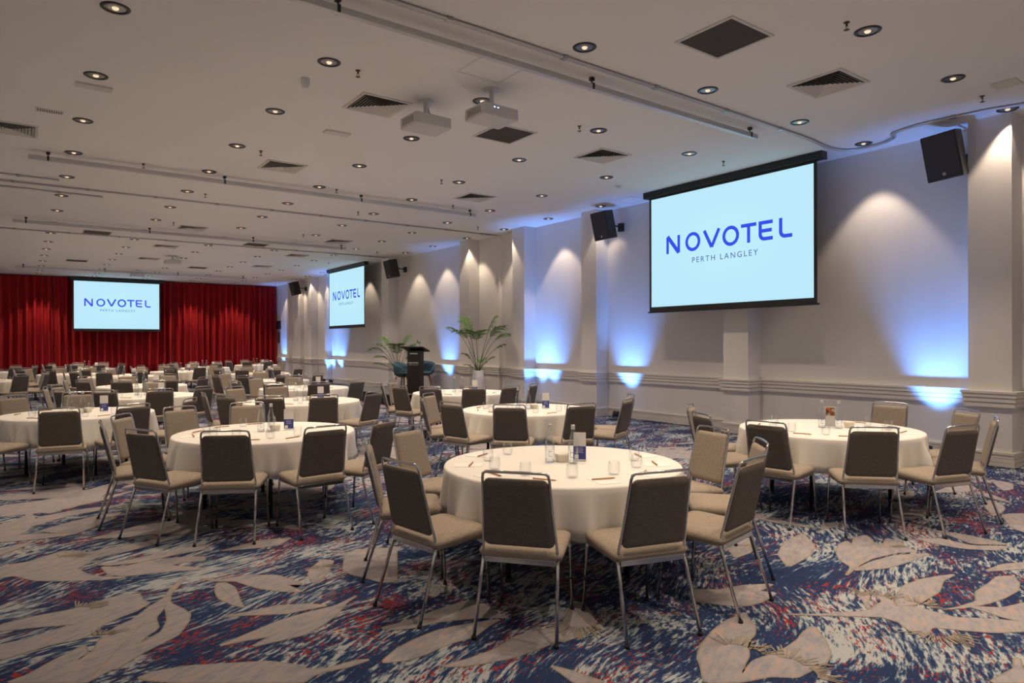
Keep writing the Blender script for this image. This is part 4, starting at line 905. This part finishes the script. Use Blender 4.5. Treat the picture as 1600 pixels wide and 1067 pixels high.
def tub_chair(x, y, rz, lab):
    t = thing('tub_chair', lab, 'armchair', (x, y, .30), rz, 'blue tub chairs on the stage')
    mb = MB(); n = 30; rows = []
    for j, (rad, z) in enumerate([(.16, .385), (.24, .39), (.285, .42), (.305, .50), (.318, .60), (.33, .70)]):
        row = []
        for i in range(n):
            a = 2*PI*i/n; front = max(0, -math.sin(a)); hz = 1 if j < 3 else 1-.92*min(1, front*1.5)**2
            zz = .42+(z-.42)*hz if j > 2 else z; zb = (.10*max(0, math.sin(a)) if j == 5 else .05*max(0, math.sin(a)) if j == 4 else 0)
            row.append(mb.bm.verts.new((rad*1.05*math.cos(a), rad*.95*math.sin(a), zz+zb)))
        rows.append(row)
    for A, B in zip(rows, rows[1:]):
        for k in range(n): q = mb.bm.faces.new((A[k], A[(k+1) % n], B[(k+1) % n], B[k])); q.smooth = True
    mb.bm.faces.new(rows[0]); o = mb.obj('shell', 'tub_blue', t); s_ = o.modifiers.new('thick', 'SOLIDIFY'); s_.thickness = .035; s_.offset = 0
    MB().lathe([(.25, .42), (.262, .44), (.25, .465), (.2, .475)], 24, cap0=True, cap1=True).obj('seat_cushion', 'tub_blue', t)
    MB().box((0, 0, .355), (.40, .045, .04)).box((0, 0, .355), (.045, .40, .04)).obj('crossbar', 'oak', t)
    for a, b in ((-1, -1), (1, -1), (1, 1), (-1, 1)):
        MB().tube([(a*.18, b*.17, .36), (a*.25, b*.24, 0)], [.022, .013], 8).obj('leg', 'oak', t)
tub_chair(9.28, 18.08, PI*.2, 'blue tub chair with wooden legs left of the lectern')
tub_chair(10.22, 18.62, -.6, 'blue tub chair with wooden legs half hidden behind the lectern')
sd = thing('side_table', 'small round black side table beside the left tub chair', 'table', (8.80, 17.15, .30))
MB().lathe([(.20, .50), (.205, .508), (.20, .516)], 28, cap0=True, cap1=True).obj('tabletop', 'black_metal', sd)
MB().tube([(0, 0, .01), (0, 0, .50)], .016, 10).obj('leg', 'black_metal', sd)
MB().lathe([(.15, 0), (.15, .012), (.03, .02)], 24, cap0=True, cap1=True).obj('base', 'black_metal', sd)
put(BOTTLE, (8.87, 17.10, .817), 0, 'clear water bottle on the small black side table on stage', None)
put(TUMBLER, (8.69, 17.14, .817), 0, 'clear tumbler on the small black side table, left one', None)
put(TUMBLER, (8.76, 17.25, .817), 0, 'clear tumbler on the small black side table, right one', None)
def frond(mb_s, mb_l, base, azim, rise, length, drop, rr, nl=17, ll=.30, stemr=.010, bare=.45):
    b = Vector(base); pts = []; h = Vector((math.cos(azim), math.sin(azim), 0))
    for k in range(13):
        t = k/12; pts.append(b+h*(length*(t**1.25)*math.cos(rise))+Vector((0, 0, length*math.sin(rise)*t*1.02-drop*t**3)))
    mb_s.tube(pts, [stemr*(1-.75*k/12) for k in range(13)], 6)
    side = h.cross(Vector((0, 0, 1)))
    for k in range(nl):
        t = bare+(1-bare)*(k+.5)/nl; i = min(11, int(t*12)); p = pts[i].lerp(pts[i+1], t*12-i); tn = (pts[i+1]-pts[i]).normalized()
        l = ll*(math.sin(PI*(.18+.75*(k+.5)/nl)))*rr.uniform(.85, 1.1)
        for s in (-1, 1):
            d = (tn*.6+side*s*.95+Vector((0, 0, .18))).normalized(); dr = Vector((0, 0, -l*rr.uniform(.25, .5))); q = [p+d*l*u+dr*u*u for u in (0, .35, .7, 1)]
            wv = tn.cross(d).cross(d).normalized()*.0125
            vs = [q[0]-wv*.4, q[0]+wv*.4, q[1]-wv, q[1]+wv, q[2]-wv*.8, q[2]+wv*.8, q[3]]
            mb_l.faces(vs, [(0, 1, 3, 2), (2, 3, 5, 4), (4, 5, 6)])
def palm(x, y, z, potr, poth, fr, lab, seed):
    rr = random.Random(seed); t = thing('potted_palm', lab, 'plant', (x, y, z)); 
    if poth: MB().lathe([(potr*.88, 0), (potr*.92, .02), (potr, poth-.01), (potr-.008, poth), (potr-.02, poth-.01), (potr-.03, poth-.06)], 28, cap0=True).obj('pot', 'pot_white', t); MB().lathe([(potr-.03, poth-.06), (.0, poth-.05)], 20).obj('soil', 'soil', t)
    for (dx, dy, az, rise, ln, drop, ll, bare) in fr:
        s_, l_ = MB(), MB(); frond(s_, l_, (dx, dy, poth-.06), az, rise, ln, drop, rr, ll=ll, bare=bare)
        so = s_.obj('frond_stem', 'stem_green', t); lo = l_.obj('leaflets', 'leaf_green', so)
        m = lo.modifiers.new('thick', 'SOLIDIFY'); m.thickness = .0015
rgt = math.atan2(-math.sin(YAW), math.cos(YAW))   # direction that runs to the right in the photo
palm(9.72, 14.75, 0, .155, .93, [(-.03, 0, rgt+PI, 1.17, 1.85, .55, .52, .58), (-.02, .03, rgt+PI-.5, 1.36, 1.80, .35, .50, .60), (.03, 0, rgt+.2, 1.33, 1.85, .35, .54, .58), (.03, .03, rgt-.4, 1.20, 1.80, .50, .50, .60),
    (.04, 0, rgt+.05, 1.0, 1.25, .32, .30, .60), (-.03, 0, rgt+PI+.3, 1.1, .85, .25, .24, .5), (.0, -.03, rgt+1.2, 1.2, .62, .2, .2, .45), (0, 0, rgt-1.7, 1.3, 1.7, .6, .5, .58), (-.02, -.02, rgt+PI+.45, 1.25, 1.75, .6, .5, .6), (.02, -.02, rgt-.15, 1.12, 1.7, .55, .5, .62), (.03, 0, rgt-.2, .95, .70, .15, .22, .4), (-.03, 0, rgt+PI-.2, .8, .5, .15, .18, .3)],
    'tall palm in a tall white pot against the right wall', 4)
palm(9.62, 19.2, .30, .19, .42, [(-.03, 0, rgt+PI, 1.05, 1.75, .75, .42, .5), (0, 0, rgt+PI-.3, 1.25, 1.80, .55, .42, .55), (.03, 0, rgt+.1, 1.15, 1.6, .45, .46, .5), (.03, 0, rgt+.35, 1.25, 1.45, .45, .46, .5), (-.03, 0, rgt+PI+.25, 1.2, 1.55, .5, .46, .5), (.0, .02, rgt+.5, 1.35, 1.75, .5, .4, .55), (-.02, 0, rgt+PI+.5, 1.0, 1.25, .5, .36, .5),
    (.02, 0, rgt-.5, .95, 1.25, .35, .38, .5), (0, 0, rgt-1.5, 1.3, 1.45, .45, .4, .5), (-.02, 0, rgt+PI+.1, .7, .95, .25, .3, .45), (.02, 0, rgt+.0, .75, .85, .25, .3, .45)],
    'palm standing behind the lectern and blue chairs', 8)
for p in (dl, diff, ret, sp, CHAIR, BOTTLE, PENCIL, CARD, CARDP, TABLE): assert p.get('label'), p.name
